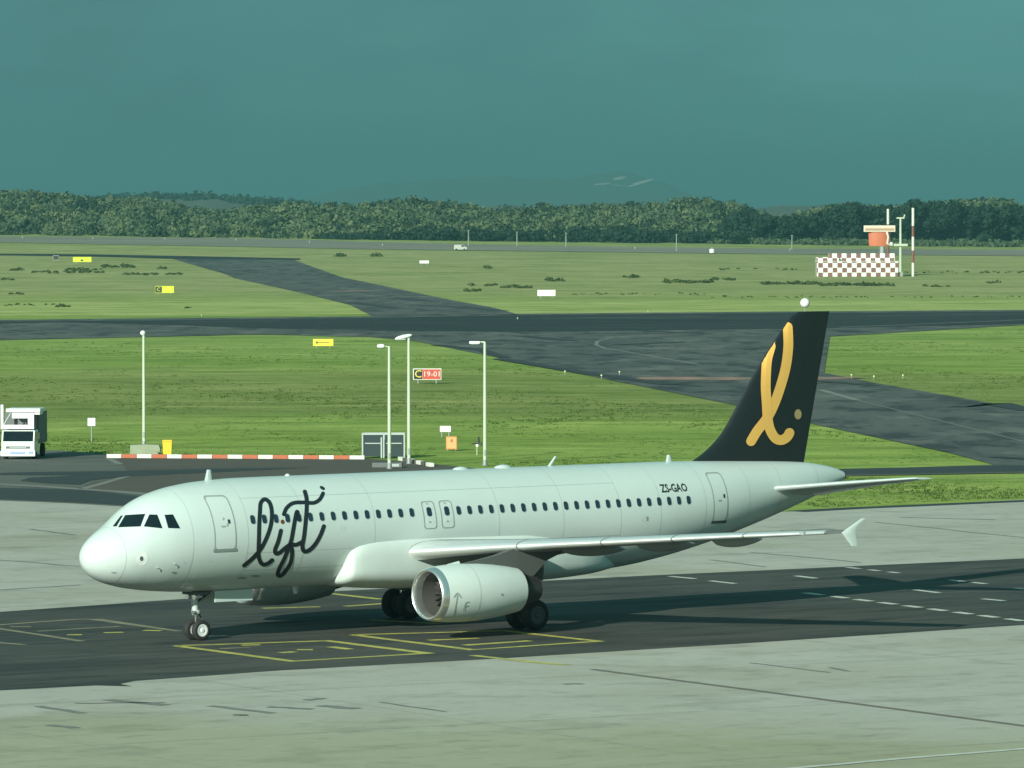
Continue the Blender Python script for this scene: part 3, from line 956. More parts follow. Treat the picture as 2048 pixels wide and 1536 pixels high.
# registration
cu = bpy.data.curves.new('registration', 'FONT')
cu.body = 'ZS-GAO'
cu.size = 0.46
cu.offset = 0.012
cu.resolution_u = 2
to = bpy.data.objects.new('registration_tmp', cu)
col.objects.link(to)
bpy.context.view_layer.update()
me = bpy.data.meshes.new_from_object(to.evaluated_get(bpy.context.evaluated_depsgraph_get()))
bpy.data.objects.remove(to)
xmin = min(v.co.x for v in me.vertices); xmax = max(v.co.x for v in me.vertices)
for v in me.vertices:
    x = 26.30 + (v.co.x - xmin) / (xmax - xmin) * 1.42
    p = side(x, 4.83 + v.co.y * 0.92, 0.010)
    v.co = p
me.materials.clear()
me.name = 'registration'
link('registration', me, M_INK, fuselage)

# antennas and beacon on the crown
def blade(x, h, l, m=M_PAINT, top=True, y=0.0, lean=0.25):
    zt = interp(TOP if top else BOT, x)
    s = 1 if top else -1
    rings = []
    for t in (0, 1):
        z = zt + s * (h * t - 0.05 * (1 - t))
        ll = l * (1 - 0.45 * t)
        x0 = x + lean * h * t * 1.2
        rings.append([Vector((x0 + ll * a, y + b, z)) for a, b in ((0, 0), (0.3, 0.03), (0.7, 0.025), (1, 0), (0.7, -0.025), (0.3, -0.03))])
    mb = MB(); mb.loft(rings)
    return mb.build('antenna_blade', m, jet)
blade(5.45, 0.40, 0.36)
blade(28.0, 0.26, 0.35)
blade(21.9, 0.36, 0.22, M_PAINT, True, 0.0, 0.9)
def dome(x, l, h, wd, m=M_PAINT):
    zt = interp(TOP, x)
    rings = []
    for i in range(9):
        t = i / 8
        r = math.sin(math.pi * min(0.999, max(0.001, t))) ** 0.6
        rings.append([Vector((x - l / 2 + l * t, wd / 2 * r * math.cos(a), zt - 0.06 + (h + 0.06) * r * math.sin(a))) for a in [math.pi * k / 8 for k in range(9)]])
    mb = MB(); mb.loft(rings)
    return mb.build('antenna_dome', m, jet, True)
dome(17.6, 0.9, 0.10, 0.4); dome(19.7, 1.0, 0.12, 0.45); dome(9.3, 0.3, 0.08, 0.2)
for x in (9.5, 20.9):
    blade(x, 0.28, 0.3, M_PAINT, False)

# belly fairing
FW = [(10.7, 1.6), (10.76, 1.90), (10.9, 2.03), (11.3, 2.10), (12.1, 2.14), (14, 2.16), (19, 2.16), (20.5, 2.10), (22, 1.92), (23.5, 1.5), (24.6, 0.9)]
FT = [(10.7, 3.1), (10.76, 3.3), (10.9, 3.5), (11.3, 3.72), (12.1, 3.85), (13.5, 3.9), (19, 3.8), (21, 3.5), (23, 3.0), (24.6, 2.4)]
FB = [(10.7, 2.05), (10.77, 1.92), (10.95, 1.82), (11.4, 1.74), (12.1, 1.66), (14, 1.56), (19, 1.53), (21, 1.58), (23, 1.68), (24.6, 1.84)]
rings = []
for k in range(70):
    x = 10.7 + 0.9 * (k / 15) ** 2 if k <= 15 else 11.6 + (24.6 - 11.6) * (k - 15) / 54
    w_, t_, b_ = interp(FW, x), interp(FT, x), interp(FB, x)
    zc = 2.6 if x < 20 else 2.6 - 0.4 * (x - 20) / 4.6
    r = []
    for j in range(64):
        a = 2 * math.pi * j / 64
        c_, s_ = math.cos(a), math.sin(a)
        e = 2 / 3.2
        hh = (t_ - zc) if s_ >= 0 else (zc - b_)
        r.append(Vector((x, w_ * math.copysign(abs(c_) ** e, c_), zc + hh * math.copysign(abs(s_) ** e, s_))))
    rings.append(r)
mb = MB(); mb.loft(rings)
fair = mb.build('belly_fairing', M_BELLY, jet, True, 60)

# ---- wings ------------------------------------------------------------------
def naca(u, t):
    return 5 * t * (0.2969 * math.sqrt(max(0, u)) - 0.1260 * u - 0.3516 * u * u + 0.2843 * u ** 3 - 0.1030 * u ** 4)
def airfoil(t, cam_, n=18):
    us = [0.5 * (1 - math.cos(math.pi * k / n)) for k in range(n + 1)]
    upr = [(u, naca(u, t) + cam_ * 4 * u * (1 - u)) for u in us]
    low = [(u, -naca(u, t) * 0.95 + cam_ * 4 * u * (1 - u)) for u in us]
    return upr[::-1] + low[1:-1]
#      y     xLE    zLE   chord  t     inc
WS = [(1.0, 12.75, 2.92, 7.25, 0.150, 4.5), (2.2, 13.40, 3.02, 6.55, 0.148, 4.2), (4.2, 14.45, 3.19, 5.30, 0.130, 3.3), (6.3, 15.53, 3.36, 4.05, 0.120, 2.4), (9.5, 17.19, 3.58, 3.20, 0.115, 1.4), (13, 18.98, 3.84, 2.35, 0.112, 0.6), (16.9, 20.95, 4.10, 1.50, 0.108, 0.0)]
def wing_sec(y):
    for a, b in zip(WS[:-1], WS[1:]):
        if a[0] <= y <= b[0] + 1e-6:
            u = (y - a[0]) / (b[0] - a[0])
            return [p + (q - p) * u for p, q in zip(a, b)]
    return list(WS[-1])
def wing_pt(y, u, zt, s):
    y_, xl, zl, c, t, inc = wing_sec(y)
    i = math.radians(inc)
    return Vector((xl + c * (u * math.cos(i) + zt * math.sin(i)), s * y, zl + c * (-u * math.sin(i) + zt * math.cos(i))))
def wing_ring(y, s, u0=0.0, grow=0.0):
    t = wing_sec(y)[4]
    return [wing_pt(y, u, z, s) for u, z in airfoil(t, 0.012)]
WSPAN = [1.0, 2.2, 3.2, 4.2, 5.25, 6.3, 7.9, 9.5, 11.2, 13, 15, 16.9]
for s in (-1, 1):
    mb = MB(); mb.loft([wing_ring(y, s) for y in WSPAN])
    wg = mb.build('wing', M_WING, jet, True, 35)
    wg['label'] = 'grey port wing with bright leading edge' if s < 0 else 'grey starboard wing half hidden by the fuselage'
    # slats: leading-edge skins standing a little proud
    for a, b in ((2.15, 6.0), (6.06, 9.0), (9.06, 11.5), (11.56, 14.0), (14.06, 16.85)):
        rings = []
        for y in np.linspace(a, b, 6):
            sec = wing_sec(y); t, c = sec[4], sec[3]
            e = 0.012 / c
            up_ = [(u, naca(u, t) + 0.012 * 4 * u * (1 - u) + e) for u in (0.14, 0.10, 0.06, 0.03, 0.01, 0.002)]
            lo_ = [(u, -naca(u, t) * 0.95 + 0.012 * 4 * u * (1 - u) - e) for u in (0.002, 0.01, 0.03, 0.06)]
            r = up_ + [(-e, 0)] + lo_
            rings.append([wing_pt(y, u, z, s) for u, z in r])
        v = [p for r in rings for p in r]
        n = len(rings[0])
        f = [(i * n + k, i * n + k + 1, (i + 1) * n + k + 1, (i + 1) * n + k) for i in range(5) for k in range(n - 1)]
        m2 = MB(); m2.add(v, f); m2.build('slat', M_SLAT, wg, True, 60)
    # wingtip fence
    tip = wing_sec(16.9)
    xl, zl = tip[1], tip[2]
    rings = []
    for t in np.linspace(-1, 1, 13):
        a = abs(t)
        if t >= 0:
            le = 21.72 + (22.72 - 21.72) * a; te = 22.40 + (22.98 - 22.40) * a ** 1.6; z = zl - 0.02 + 0.48 * a
        else:
            le = 21.72 + (22.22 - 21.72) * a; te = 22.40 + (22.50 - 22.40) * a; z = zl - 0.02 - 0.52 * a
        th = 0.05 * (1 - 0.6 * a)
        yy = 16.93
        rings.append([Vector((le, s * yy, z)), Vector((le + (te - le) * 0.3, s * (yy + th), z)), Vector((te, s * yy, z)), Vector((le + (te - le) * 0.3, s * (yy - th), z))])
    m2 = MB(); m2.loft(rings)
    m2.build('wingtip_fence', M_PAINT, wg, True, 60)
    # navigation light block
    m2 = MB()
    p = wing_pt(16.1, 0.0, 0.0, s)
    m2.box(p.x - 0.06, p.x + 0.25, p.y - 0.12, p.y + 0.12, p.z - 0.06, p.z + 0.07, 0.02)
    m2.build('tip_light', M_SEAM, wg)
    # flap-track canoe fairings
    for y, l in ((6.7, 3.3), (9.7, 2.9), (12.6, 2.5)):
        sec = wing_sec(y)
        x1 = sec[1] + sec[3] + 0.55
        rings = []
        for k in range(13):
            t = k / 12
            r = max(0.01, math.sin(math.pi * t ** 0.8)) ** 0.7
            x = x1 - l + l * t
            u = min(1.0, (x - sec[1]) / sec[3])
            zb = wing_pt(y, u, -0.01, s).z - 0.10
            rings.append([Vector((x, s * y + 0.17 * r * math.cos(a), zb + 0.27 * r * math.sin(a))) for a in [2 * math.pi * j / 14 for j in range(14)]])
        m2 = MB(); m2.loft(rings)
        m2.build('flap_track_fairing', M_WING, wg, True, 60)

# ---- engines ----------------------------------------------------------------
for s in (-1, 1):
    cy, cz = s * 5.75, 1.70
    cowl = [(0.28, 1.008), (0.5, 1.03), (1.0, 1.065), (1.6, 1.075), (2.3, 1.06), (3.0, 1.00), (3.6, 0.925), (4.15, 0.83), (4.15, 0.80), (3.6, 0.86)]
    mb = MB(); mb.lathe(cowl, (11.35, cy, cz), 'x', 48)
    eng = mb.build('engine', M_BELLY, jet, True, 40)
    eng['label'] = 'white engine cowl with polished inlet lip under the port wing' if s < 0 else 'starboard engine cowl behind the fuselage'
    lip = [(0.28, 1.010), (0.16, 0.987), (0.08, 0.965), (0.02, 0.93), (0.0, 0.90), (0.02, 0.865), (0.10, 0.835), (0.25, 0.81), (0.4, 0.80)]
    m2 = MB(); m2.lathe(lip, (11.35, cy, cz), 'x', 48); m2.build('inlet_lip', M_CHROME, eng, True, 60)
    m2 = MB(); m2.lathe([(0.4, 0.80), (0.8, 0.815), (1.15, 0.83), (1.2, 0.0)], (11.35, cy, cz), 'x', 48); m2.build('inlet_duct', M_INTAKE, eng, True, 40)
    m2 = MB(); m2.lathe([(0.62, 0.0), (0.7, 0.07), (0.9, 0.17), (1.12, 0.26)], (11.35, cy, cz), 'x', 24); m2.build('spinner', M_FAN, eng, True, 60)
    m2 = MB()
    for k in range(22):
        a = 2 * math.pi * k / 22
        v = []
        for r, tw, ch in ((0.2, 0.9, 0.12), (0.5, 0.6, 0.16), (0.81, 0.35, 0.17)):
            for e in (-1, 1):
                dx = e * ch / 2 * math.cos(1.2 - tw) ; da = e * ch / 2 * math.sin(1.4 - tw) / r
                v.append((11.35 + 1.03 + dx, cy + r * math.cos(a + da), cz + r * math.sin(a + da)))
        m2.add(v, [(0, 1, 3, 2), (2, 3, 5, 4)])
    m2.build('fan_blades', M_FAN, eng)
    m2 = MB(); m2.lathe([(3.5, 0.78), (4.15, 0.66), (4.7, 0.56), (5.15, 0.47), (5.15, 0.44), (4.8, 0.46)], (11.35, cy, cz), 'x', 40); m2.build('core_cowl', M_DARKMETAL, eng, True, 40)
    m2 = MB(); m2.lathe([(4.8, 0.34), (5.1, 0.30), (5.25, 0.2), (5.3, 0.03)], (11.35, cy, cz), 'x', 24); m2.build('exhaust_plug', M_DARKMETAL, eng, True, 40)
    m2 = MB(); m2.lathe([(1.66, 1.077), (1.70, 1.079), (1.72, 1.077)], (11.35, cy, cz), 'x', 48); m2.build('cowl_seam', mat('cowl_seam_grey', (0.50, 0.52, 0.51), 0.5), eng)
    # pylon
    secs = []
    for x, zt, zb, hw_ in ((12.9, 2.77, 2.5, 0.04), (13.6, 2.86, 2.3, 0.11), (14.6, 3.02, 2.2, 0.16), (15.4, 3.24, 2.1, 0.18), (16.3, 3.28, 2.2, 0.18), (17.0, 3.2, 2.75, 0.14), (17.8, 3.12, 3.0, 0.06)):
        secs.append([Vector((x, cy - hw_, zb)), Vector((x, cy + hw_, zb)), Vector((x, cy + hw_ * 0.8, zt)), Vector((x, cy - hw_ * 0.8, zt))])
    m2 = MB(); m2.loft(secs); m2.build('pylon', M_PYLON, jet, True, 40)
    # nacelle strake
    m2 = MB(); m2.add([(12.4, cy + s * -0.62, cz + 0.86), (13.5, cy + s * -0.6, cz + 0.87), (13.5, cy + s * -0.78, cz + 1.12), (12.9, cy + s * -0.72, cz + 1.03)], [(0, 1, 2, 3)]); m2.build('strake', M_BELLY, eng)
    if s < 0:
        nac = MB(); nac.lathe(cowl[:8], (11.35, cy, cz), 'x', 64)
        NB = BVHTree.FromPolygons([Vector(p) for p in nac.v], nac.f)
        for nm, pts, wd in (('hoist_arrow', [(908, 1231), (911, 1214), (915, 1190)], 2.2), ('hoist_arrow_head', [(908, 1194), (915, 1186), (922, 1195)], 2.4), ('cowl_letter', [(927, 1222), (931, 1206), (938, 1204)], 1.6), ('cowl_letter', [(929, 1213), (936, 1211)], 1.5)):
            m2 = MB(); stroke(m2, pts, wd, 0.012 if 'arrow' in nm else 0.015, NB, per=3); m2.build(nm, M_SEAM, eng)
        pixpoly('drain_port', disc_pts(1004, 1189, 2.5, 2.5, 8), M_SEAM, eng, 0.012, NB)

# ---- tail -------------------------------------------------------------------
FIN_LE = [(5.55, 28.9), (5.85, 29.25), (6.0, 29.6), (6.25, 30.05), (6.6, 30.55), (6.95, 30.95), (7.5, 31.38), (8.2, 31.88), (9.06, 32.50), (10.93, 34.08), (11.55, 34.68), (11.76, 35.1)]
def fin_te(z): return 35.42 + (z - 5.77) * (36.80 - 35.42) / 6.0
def fin_sec(z):
    le = interp(FIN_LE, z); te = fin_te(z)
    return le, te
def fin_ring(z):
    le, te = fin_sec(z)
    c = te - le
    t = 0.095 if z > 7 else 0.095 * (te - interp(FIN_LE, 7.0)) / c
    us = [0.5 * (1 - math.cos(math.pi * k / 16)) for k in range(17)]
    a = [(u, naca(u, t)) for u in us]
    return [Vector((le + c * u, y * c, z)) for u, y in a[::-1]] + [Vector((le + c * u, -y * c, z)) for u, y in a[1:-1]]
zs = [5.5, 5.7, 5.85, 6.0, 6.15, 6.3, 6.5, 6.7, 6.95, 7.3, 7.8, 8.4, 9.06, 9.7, 10.3, 10.93, 11.3, 11.55, 11.68, 11.76]
finm = MB(); finm.loft([fin_ring(z) for z in zs])
TBVH = BVHTree.FromPolygons([Vector(p) for p in finm.v], finm.f)
fin = finm.build('tail_fin', M_FIN, jet, True, 35)
fin['label'] = 'charcoal tail fin with an amber script letter and a tan dot'
Z4 = ((1350, 580), 4.0425)
def clampf(q):
    x = q.x - 3
    for k in range(60):
        x += 1.0
        if pixhit(x, q.y, 0, TBVH) is not None:
            return (x + 1.8, q.y)
    return (x, q.y)
mb = MB()
stroke(mb, [zz(p, *Z4) for p in [(612, 1222), (665, 1135), (745, 1030), (800, 920), (850, 780), (893, 620), (912, 470), (912, 370), (908, 300)]], 79 / Z4[1], 0.022, TBVH, clampf)
mb.build('fin_letter', M_GOLD, fin)
mb = MB()
stroke(mb, [zz(p, *Z4) for p in [(770, 455), (742, 560), (732, 680), (730, 800), (738, 920), (744, 1020), (762, 1120), (805, 1195), (855, 1213), (900, 1190), (922, 1155)]], 79 / Z4[1], 0.028, TBVH, clampf)
mb.build('fin_letter', M_GOLD, fin)
pixpoly('fin_dot', disc_pts(*zz((993, 1005), *Z4), 29 / Z4[1], 41 / Z4[1]), M_TAN, fin, 0.012, TBVH)
mb = MB()
v = []
for z in np.linspace(6.0, 11.6, 8):
    le, te = fin_sec(z)
    for e in (0.0, 0.03):
        x = te - (te - interp(FIN_LE, max(7.0, z))) * 0.30 + e
        h = TBVH.ray_cast(Vector((x, -4, z)), Vector((0, 1, 0)))
        v.append(h[0] + Vector((0, -0.006, 0)))
mb.add(v, [(2 * i, 2 * i + 1, 2 * i + 3, 2 * i + 2) for i in range(7)])
mb.build('rudder_seam', M_INK, fin)

for s in (-1, 1):
    rings = []
    for y, xl, zl, c, inc in ((0.3, 32.25, 4.67, 4.0, 4.5), (0.9, 32.60, 4.73, 3.6, 4.2), (3.5, 34.10, 5.0, 2.45, 3.2), (6.0, 35.45, 5.23, 1.25, 2.2), (6.2, 35.75, 5.24, 0.9, 2.0)):
        ti = math.tan(math.radians(inc))
        rings.append([Vector((xl + c * u, s * y, zl + c * (z - u * ti))) for u, z in airfoil(0.10, 0.0, 14)])
    mb = MB(); mb.loft(rings)
    st = mb.build('tailplane', M_PAINT, jet, True, 35)
    # bare leading edge
# tail cone exhaust
mb = MB(); mb.lathe([(0, 0.17), (0.09, 0.165), (0.09, 0.12), (-0.05, 0.10)], (37.49, 0, 5.08), 'x', 20)
mb.build('exhaust_ring', M_DARKMETAL, jet, True)

# ---- landing gear -----------------------------------------------------------
def wheel(x, y, r, wd, out_, hubm):
    h = wd / 2
    prof = [(-h * 0.75, r * 0.52), (-h, r * 0.66), (-h * 0.97, r * 0.85), (-h * 0.72, r * 0.965), (-h * 0.35, r), (h * 0.35, r), (h * 0.72, r * 0.965), (h * 0.97, r * 0.85), (h, r * 0.66), (h * 0.75, r * 0.52), (-h * 0.75, r * 0.52)]
    mb = MB(); mb.lathe(prof, (x, y, r), 'y', 36)
    t = mb.build('wheel', M_RUBBER, jet, True, 50)
    o = out_
    mb = MB(); mb.lathe([(o * h * 0.88, r * 0.62), (o * h * 0.92, r * 0.5), (o * h * 0.82, r * 0.42), (o * h * 0.80, r * 0.22), (o * h * 1.02, r * 0.16), (o * h * 1.04, 0.001)], (x, y, r), 'y', 24)
    hb = mb.build('hub', hubm, t, True, 30)
    mb = MB(); mb.lathe([(-o * h * 0.7, r * 0.53), (-o * h * 0.5, r * 0.2), (-o * h * 0.5, 0.001)], (x, y, r), 'y', 20)
    mb.build('hub', hubm, t, True, 30)
    return t
# nose gear
wheel(5.10, -0.25, 0.385, 0.22, -1, M_RIMW)
wheel(5.10, 0.25, 0.385, 0.22, 1, M_RIMW)
mb = MB()
mb.tube((5.10, 0, 0.30), (5.02, 0, 1.15), 0.075, 0.08, 14); mb.tube((5.10, -0.2, 0.385), (5.10, 0.2, 0.385), 0.06, 0.06, 12)
mb.build('nose_gear_piston', M_STEEL, jet, True)
mb = MB()
mb.tube((5.03, 0, 0.95), (4.95, 0, 2.0), 0.12, 0.14, 16)
mb.tube((5.05, 0, 1.0), (5.05, 0, 1.12), 0.17, 0.17, 16)
mb.build('nose_gear_leg', M_STRUT, jet, True)
mb = MB()
mb.path([(5.22, 0, 0.48), (5.38, 0, 0.72), (5.18, 0, 0.98)], 0.035)
mb.build('torque_link', M_STRUTD, jet)
mb = MB(); mb.path([(4.98, 0.0, 1.35), (5.55, 0.05, 1.65), (6.0, 0.1, 2.0)], 0.05)
mb.build('drag_brace', M_STRUTD, jet)
for y, z, r in ((-0.22, 1.62, 0.12), (0.22, 1.62, 0.12), (-0.13, 1.05, 0.08)):
    mb = MB(); mb.lathe([(-0.10, 0.001), (-0.10, r * 0.9), (-0.06, r), (0.04, r * 0.75), (0.1, r * 0.3), (0.1, 0.001)], (4.90, y, z), 'x', 16)
    mb.build('taxi_light', M_LAMP, jet, True)
mb = MB(); mb.box(4.93, 5.13, -0.30, 0.30, 1.58, 1.66, 0.01); mb.build('light_bracket', M_STRUT, jet)
for s in (-1, 1):
    mb = MB(); mb.box(5.55, 7.30, s * 0.48 - 0.02, s * 0.48 + 0.02, 1.40, 1.83, 0.015)
    mb.build('nose_gear_door', M_PAINT, jet)
mb = MB(); mb.box(4.72, 5.42, -0.40, 0.40, 1.70, 1.815); mb.build('gear_bay', M_STRUTD, jet)
# main gear
for s in (-1, 1):
    gy = s * 3.80
    for d in (-0.46, 0.46):
        wheel(17.75, gy + d, 0.58, 0.40, 1 if d > 0 else -1, M_STRUTD)
    mb = MB()
    mb.tube((17.75, gy - 0.42, 0.58), (17.75, gy + 0.42, 0.58), 0.09, n=12)
    mb.tube((17.75, gy, 0.55), (17.72, gy, 1.35), 0.10, n=14)
    mb.build('main_gear_piston', M_STEEL, jet, True)
    mb = MB()
    mb.tube((17.72, gy, 1.15), (17.65, gy, 2.95), 0.17, 0.19, 16)
    mb.tube((17.72, gy, 1.12), (17.72, gy, 1.28), 0.22, n=16)
    mb.build('main_gear_leg', M_STRUTD, jet, True)
    mb = MB()
    mb.path([(17.9, gy, 0.7), (18.2, gy, 1.0), (17.92, gy, 1.3)], 0.05)
    mb.build('torque_link', M_STRUTD, jet)
    mb = MB()
    mb.path([(17.7, gy, 1.9), (17.6, gy - s * 0.9, 2.3), (17.5, gy - s * 1.7, 2.65)], 0.07)
    mb.build('side_brace', M_STRUTD, jet)
    mb = MB()
    mb.prism([(17.25, 1.25), (18.15, 1.25), (18.30, 2.2), (18.25, 2.95), (17.1, 2.95), (17.05, 2.2)], gy + s * 0.28, gy + s * 0.33)
    mb.build('main_gear_door', M_STRUTD, jet)  # dark colour puts the shade under the wing into the door

# ================================================================== field furniture
def place(px, py):
    p = gp(px, py)
    return p, p.y / F                                  # ground point, metres per photo pixel there

def textmesh(body, size, m, parent, loc, rot=(math.pi / 2, 0, 0), name='lettering', fit=None):
    cu = bpy.data.curves.new(name, 'FONT')
    cu.body = body; cu.size = size; cu.align_x = 'CENTER'; cu.align_y = 'CENTER'; cu.resolution_u = 2
    t = bpy.data.objects.new(name, cu); col.objects.link(t)
    bpy.context.view_layer.update()
    me = bpy.data.meshes.new_from_object(t.evaluated_get(bpy.context.evaluated_depsgraph_get()))
    bpy.data.objects.remove(t)
    if fit:
        w0 = max(v.co.x for v in me.vertices) - min(v.co.x for v in me.vertices)
        for v in me.vertices:
            v.co.x *= fit / w0
    me.materials.clear()
    o = link(name, me, m, parent)
    o.location = loc; o.rotation_euler = rot
    return o

M_POLE = mat('galvanised_pole', (0.50, 0.54, 0.42), 0.55, noise=(1.0, 0.4), c2=(0.40, 0.44, 0.34))
M_LAMPH = mat('lamp_head_white', (0.80, 0.82, 0.80), 0.4)
M_LENS = mat('lamp_lens', (0.55, 0.6, 0.6), 0.2)
M_BLOCK = mat('plinth_concrete', (0.30, 0.33, 0.24), 0.9, noise=(1.5, 0.6), c2=(0.22, 0.24, 0.18))
M_KRED = mat('kerb_red_paint', (0.50, 0.13, 0.06), 0.8, noise=(3, 0.6), c2=(0.34, 0.11, 0.06))
M_KWHITE = mat('kerb_white_paint', (0.72, 0.71, 0.64), 0.8, noise=(3, 0.5), c2=(0.52, 0.52, 0.47))
M_YBOX = mat('yellow_plastic', (0.75, 0.50, 0.03), 0.5, noise=(3, 0.4), c2=(0.62, 0.42, 0.05))
M_OBOX = mat('orange_cabinet', (0.68, 0.26, 0.07), 0.6, noise=(2, 0.4), c2=(0.55, 0.22, 0.08))
M_SIGNY = mat('yellow_sign_face', (0.78, 0.62, 0.06), 0.5)
M_SIGNL = mat('lime_sign_face', (0.60, 0.66, 0.03), 0.5)
M_SIGNR = mat('red_sign_face', (0.58, 0.075, 0.05), 0.5, noise=(3, 0.3))
M_BLACK = mat('black_sign_face', (0.02, 0.022, 0.022), 0.5)
M_WHITE = mat('white_sign_face', (0.82, 0.82, 0.80), 0.5)
M_GREY = mat('grey_metal', (0.30, 0.32, 0.32), 0.5, metal=0.3)
M_CAGEGL = mat('smoked_panel', (0.045, 0.06, 0.065), 0.2, spec=0.6)
M_FRAME = mat('pale_frame_metal', (0.42, 0.46, 0.45), 0.5, metal=0.3)
M_TRUCK = mat('truck_white_paint', (0.82, 0.83, 0.82), 0.35, coat=0.3)
M_TRGREY = mat('truck_grey_and_shade', (0.12, 0.13, 0.13), 0.6)  # dark truck parts; also carries the shade of the body's right side
M_PLATE = mat('number_plate_blue', (0.25, 0.36, 0.55), 0.5)

def lamp_post(px, base_y, top_y, kind, label, plinth=False):
    p, s = place(px, base_y)
    h = (base_y - top_y) * s
    r = empty('lamp_post', p)
    tag(r, label, 'lamp post', 'lamp posts along the grass edge')
    mb = MB()
    mb.tube((0, 0, 0), (0, 0, h * 0.5), 0.12, 0.11, 12); mb.tube((0, 0, h * 0.5), (0, 0, h), 0.11, 0.085, 12)
    mb.build('pole', M_POLE, r, True)
    mb = MB(); mb.lathe([(0, 0.22), (0.03, 0.22), (0.05, 0.15), (0.35, 0.14), (0.38, 0.10)], (0, 0, 0), 'z', 12); mb.build('base_plate', M_GREY, r, True)
    mb = MB(); mb.box(-0.06, 0.06, -0.118, -0.08, 0.6, 1.0, 0.01); mb.build('hatch', M_GREY, r)
    if kind == 'ball':
        mb = MB(); mb.lathe([(-0.16, 0.02), (-0.13, 0.13), (-0.03, 0.19), (0.08, 0.17), (0.15, 0.08), (0.17, 0.001)], (-0.05, 0, h + 0.08), 'z', 14); mb.build('lamp_head', M_LAMPH, r, True)
    if kind == 'drop':
        mb = MB(); mb.tube((0, 0, h - 0.05), (-0.42, 0, h + 0.02), 0.035, 0.03, 8); mb.build('arm', M_POLE, r, True)
        mb = MB(); mb.lathe([(-0.24, 0.03), (-0.2, 0.10), (0, 0.14), (0.18, 0.11), (0.24, 0.03)], (-0.52, 0, h), 'x', 14); mb.build('lamp_head', M_LAMPH, r, True)
    if kind == 'tilt':
        mb = MB()
        secs = []
        for t, wd, th in ((0, 0.08, 0.06), (0.15, 0.20, 0.12), (0.5, 0.27, 0.16), (0.85, 0.22, 0.12), (1, 0.06, 0.05)):
            x = 0.18 - 1.05 * t; z = h + 0.12 - 0.24 * t
            secs.append([Vector((x, wd * math.cos(a), z + th * math.sin(a))) for a in [2 * math.pi * k / 12 for k in range(12)]])
        mb.loft(secs); hd = mb.build('lamp_head', M_LAMPH, r, True)
        mb = MB(); mb.box(-0.7, -0.2, -0.16, 0.16, h - 0.17, h - 0.12, 0.02); mb.build('lens', M_LENS, hd)
    if kind == 'flat':
        mb = MB(); mb.tube((0.0, 0, h), (-0.35, 0, h), 0.06, n=10); mb.build('arm', M_POLE, r, True)
        mb = MB(); mb.box(-0.98, -0.3, -0.17, 0.17, h - 0.10, h + 0.06, 0.04); hd = mb.build('lamp_head', M_LAMPH, r)
        mb = MB(); mb.box(-0.9, -0.4, -0.13, 0.13, h - 0.125, h - 0.098, 0.01); mb.build('lens', M_LENS, hd)
    return r, p, s
_, p1, s1 = lamp_post(288, 893, 668, 'ball', 'tall lamp post with a round head behind the concrete plinth and yellow bin')
lamp_post(779, 938, 692, 'drop', 'lamp post in front of the grey cage, with a small head on a short arm')
lamp_post(818, 928, 674, 'tilt', 'lamp post beside the grey cage with a large tilted white head')
lamp_post(970, 931, 684, 'flat', 'lamp post with a flat square head on the open grass past the orange cabinet')
# plinth
p, s = place(290, 909)
r = empty('concrete_plinth', p); tag(r, 'low sloping concrete plinth at the foot of the round-headed lamp post', 'plinth')
mb = MB(); mb.prism([(-1.0, 0), (0.95, 0), (1.0, 0.35), (0.92, 0.62), (0.05, 0.66), (-0.35, 0.64), (-0.98, 0.62)], 0, 0.9); mb.build('block', M_BLOCK, r)
mb = MB(); mb.prism([(-0.3, 0.02), (0.9, 0.02), (0.85, 0.2), (0.0, 0.34)], -0.25, -0.003); mb.build('skirt', M_BLOCK, r)
# yellow bin
p, s = place(335, 910)
r = empty('yellow_bin', p); tag(r, 'tall yellow bin standing on the grass beside the concrete plinth', 'bin')
mb = MB(); mb.loft([[Vector((x * w_, y * w_, z)) for x, y in ((-1, -1), (1, -1), (1, 1), (-1, 1))] for z, w_ in ((0, 0.25), (0.05, 0.27), (0.9, 0.31))]); mb.build('body', M_YBOX, r)
mb = MB(); mb.box(-0.33, 0.33, -0.33, 0.33, 0.903, 1.0, 0.03); mb.build('lid', M_YBOX, r)

# red and white kerb: one block after another
k0, k1 = gp(214, 916), gp(730, 919)
kr = empty('painted_kerb', k0); tag(kr, 'long kerb of red and white painted blocks along the grass edge', 'kerb')
nb = 17
d = (k1 - k0); Lk = d.length / nb
ang = math.atan2(d.y, d.x)
kr.rotation_euler = (0, 0, ang)
mb = MB(); mb.box(0.01, Lk - 0.01, -0.16, 0.16, 0, 0.26, 0.025)
bw = mb.build('kerb_block', M_KWHITE, kr); 
mb = MB(); mb.box(0.01, Lk - 0.01, -0.16, 0.16, 0, 0.26, 0.025)
brd = mb.build('kerb_block', M_KRED, kr); brd.location.x = Lk
for k in range(2, nb):
    o = (bw if k % 2 == 0 else brd).copy(); col.objects.link(o); o.parent = kr; o.location = (Lk * k, rng.uniform(-0.015, 0.015), 0)
k0, k1 = gp(800, 921), gp(864, 934)
kr2 = empty('painted_kerb', k0); tag(kr2, 'short bend of white and dark kerb blocks beside the tilted-head lamp post', 'kerb')
d = k1 - k0; L2 = d.length / 7
kr2.rotation_euler = (0, 0, math.atan2(d.y, d.x))
mb = MB(); mb.box(0.02, L2 - 0.02, -0.15, 0.15, 0, 0.25, 0.025); bw2 = mb.build('kerb_block', M_KWHITE, kr2)
mb = MB(); mb.box(0.02, L2 - 0.02, -0.15, 0.15, 0, 0.25, 0.025); bd2 = mb.build('kerb_block', mat('kerb_dark_paint', (0.10, 0.09, 0.08), 0.8), kr2); bd2.location.x = L2
for k in range(2, 7):
    o = (bw2 if k % 2 == 0 else bd2).copy(); col.objects.link(o); o.parent = kr2; o.location = (L2 * k, 0, 0)

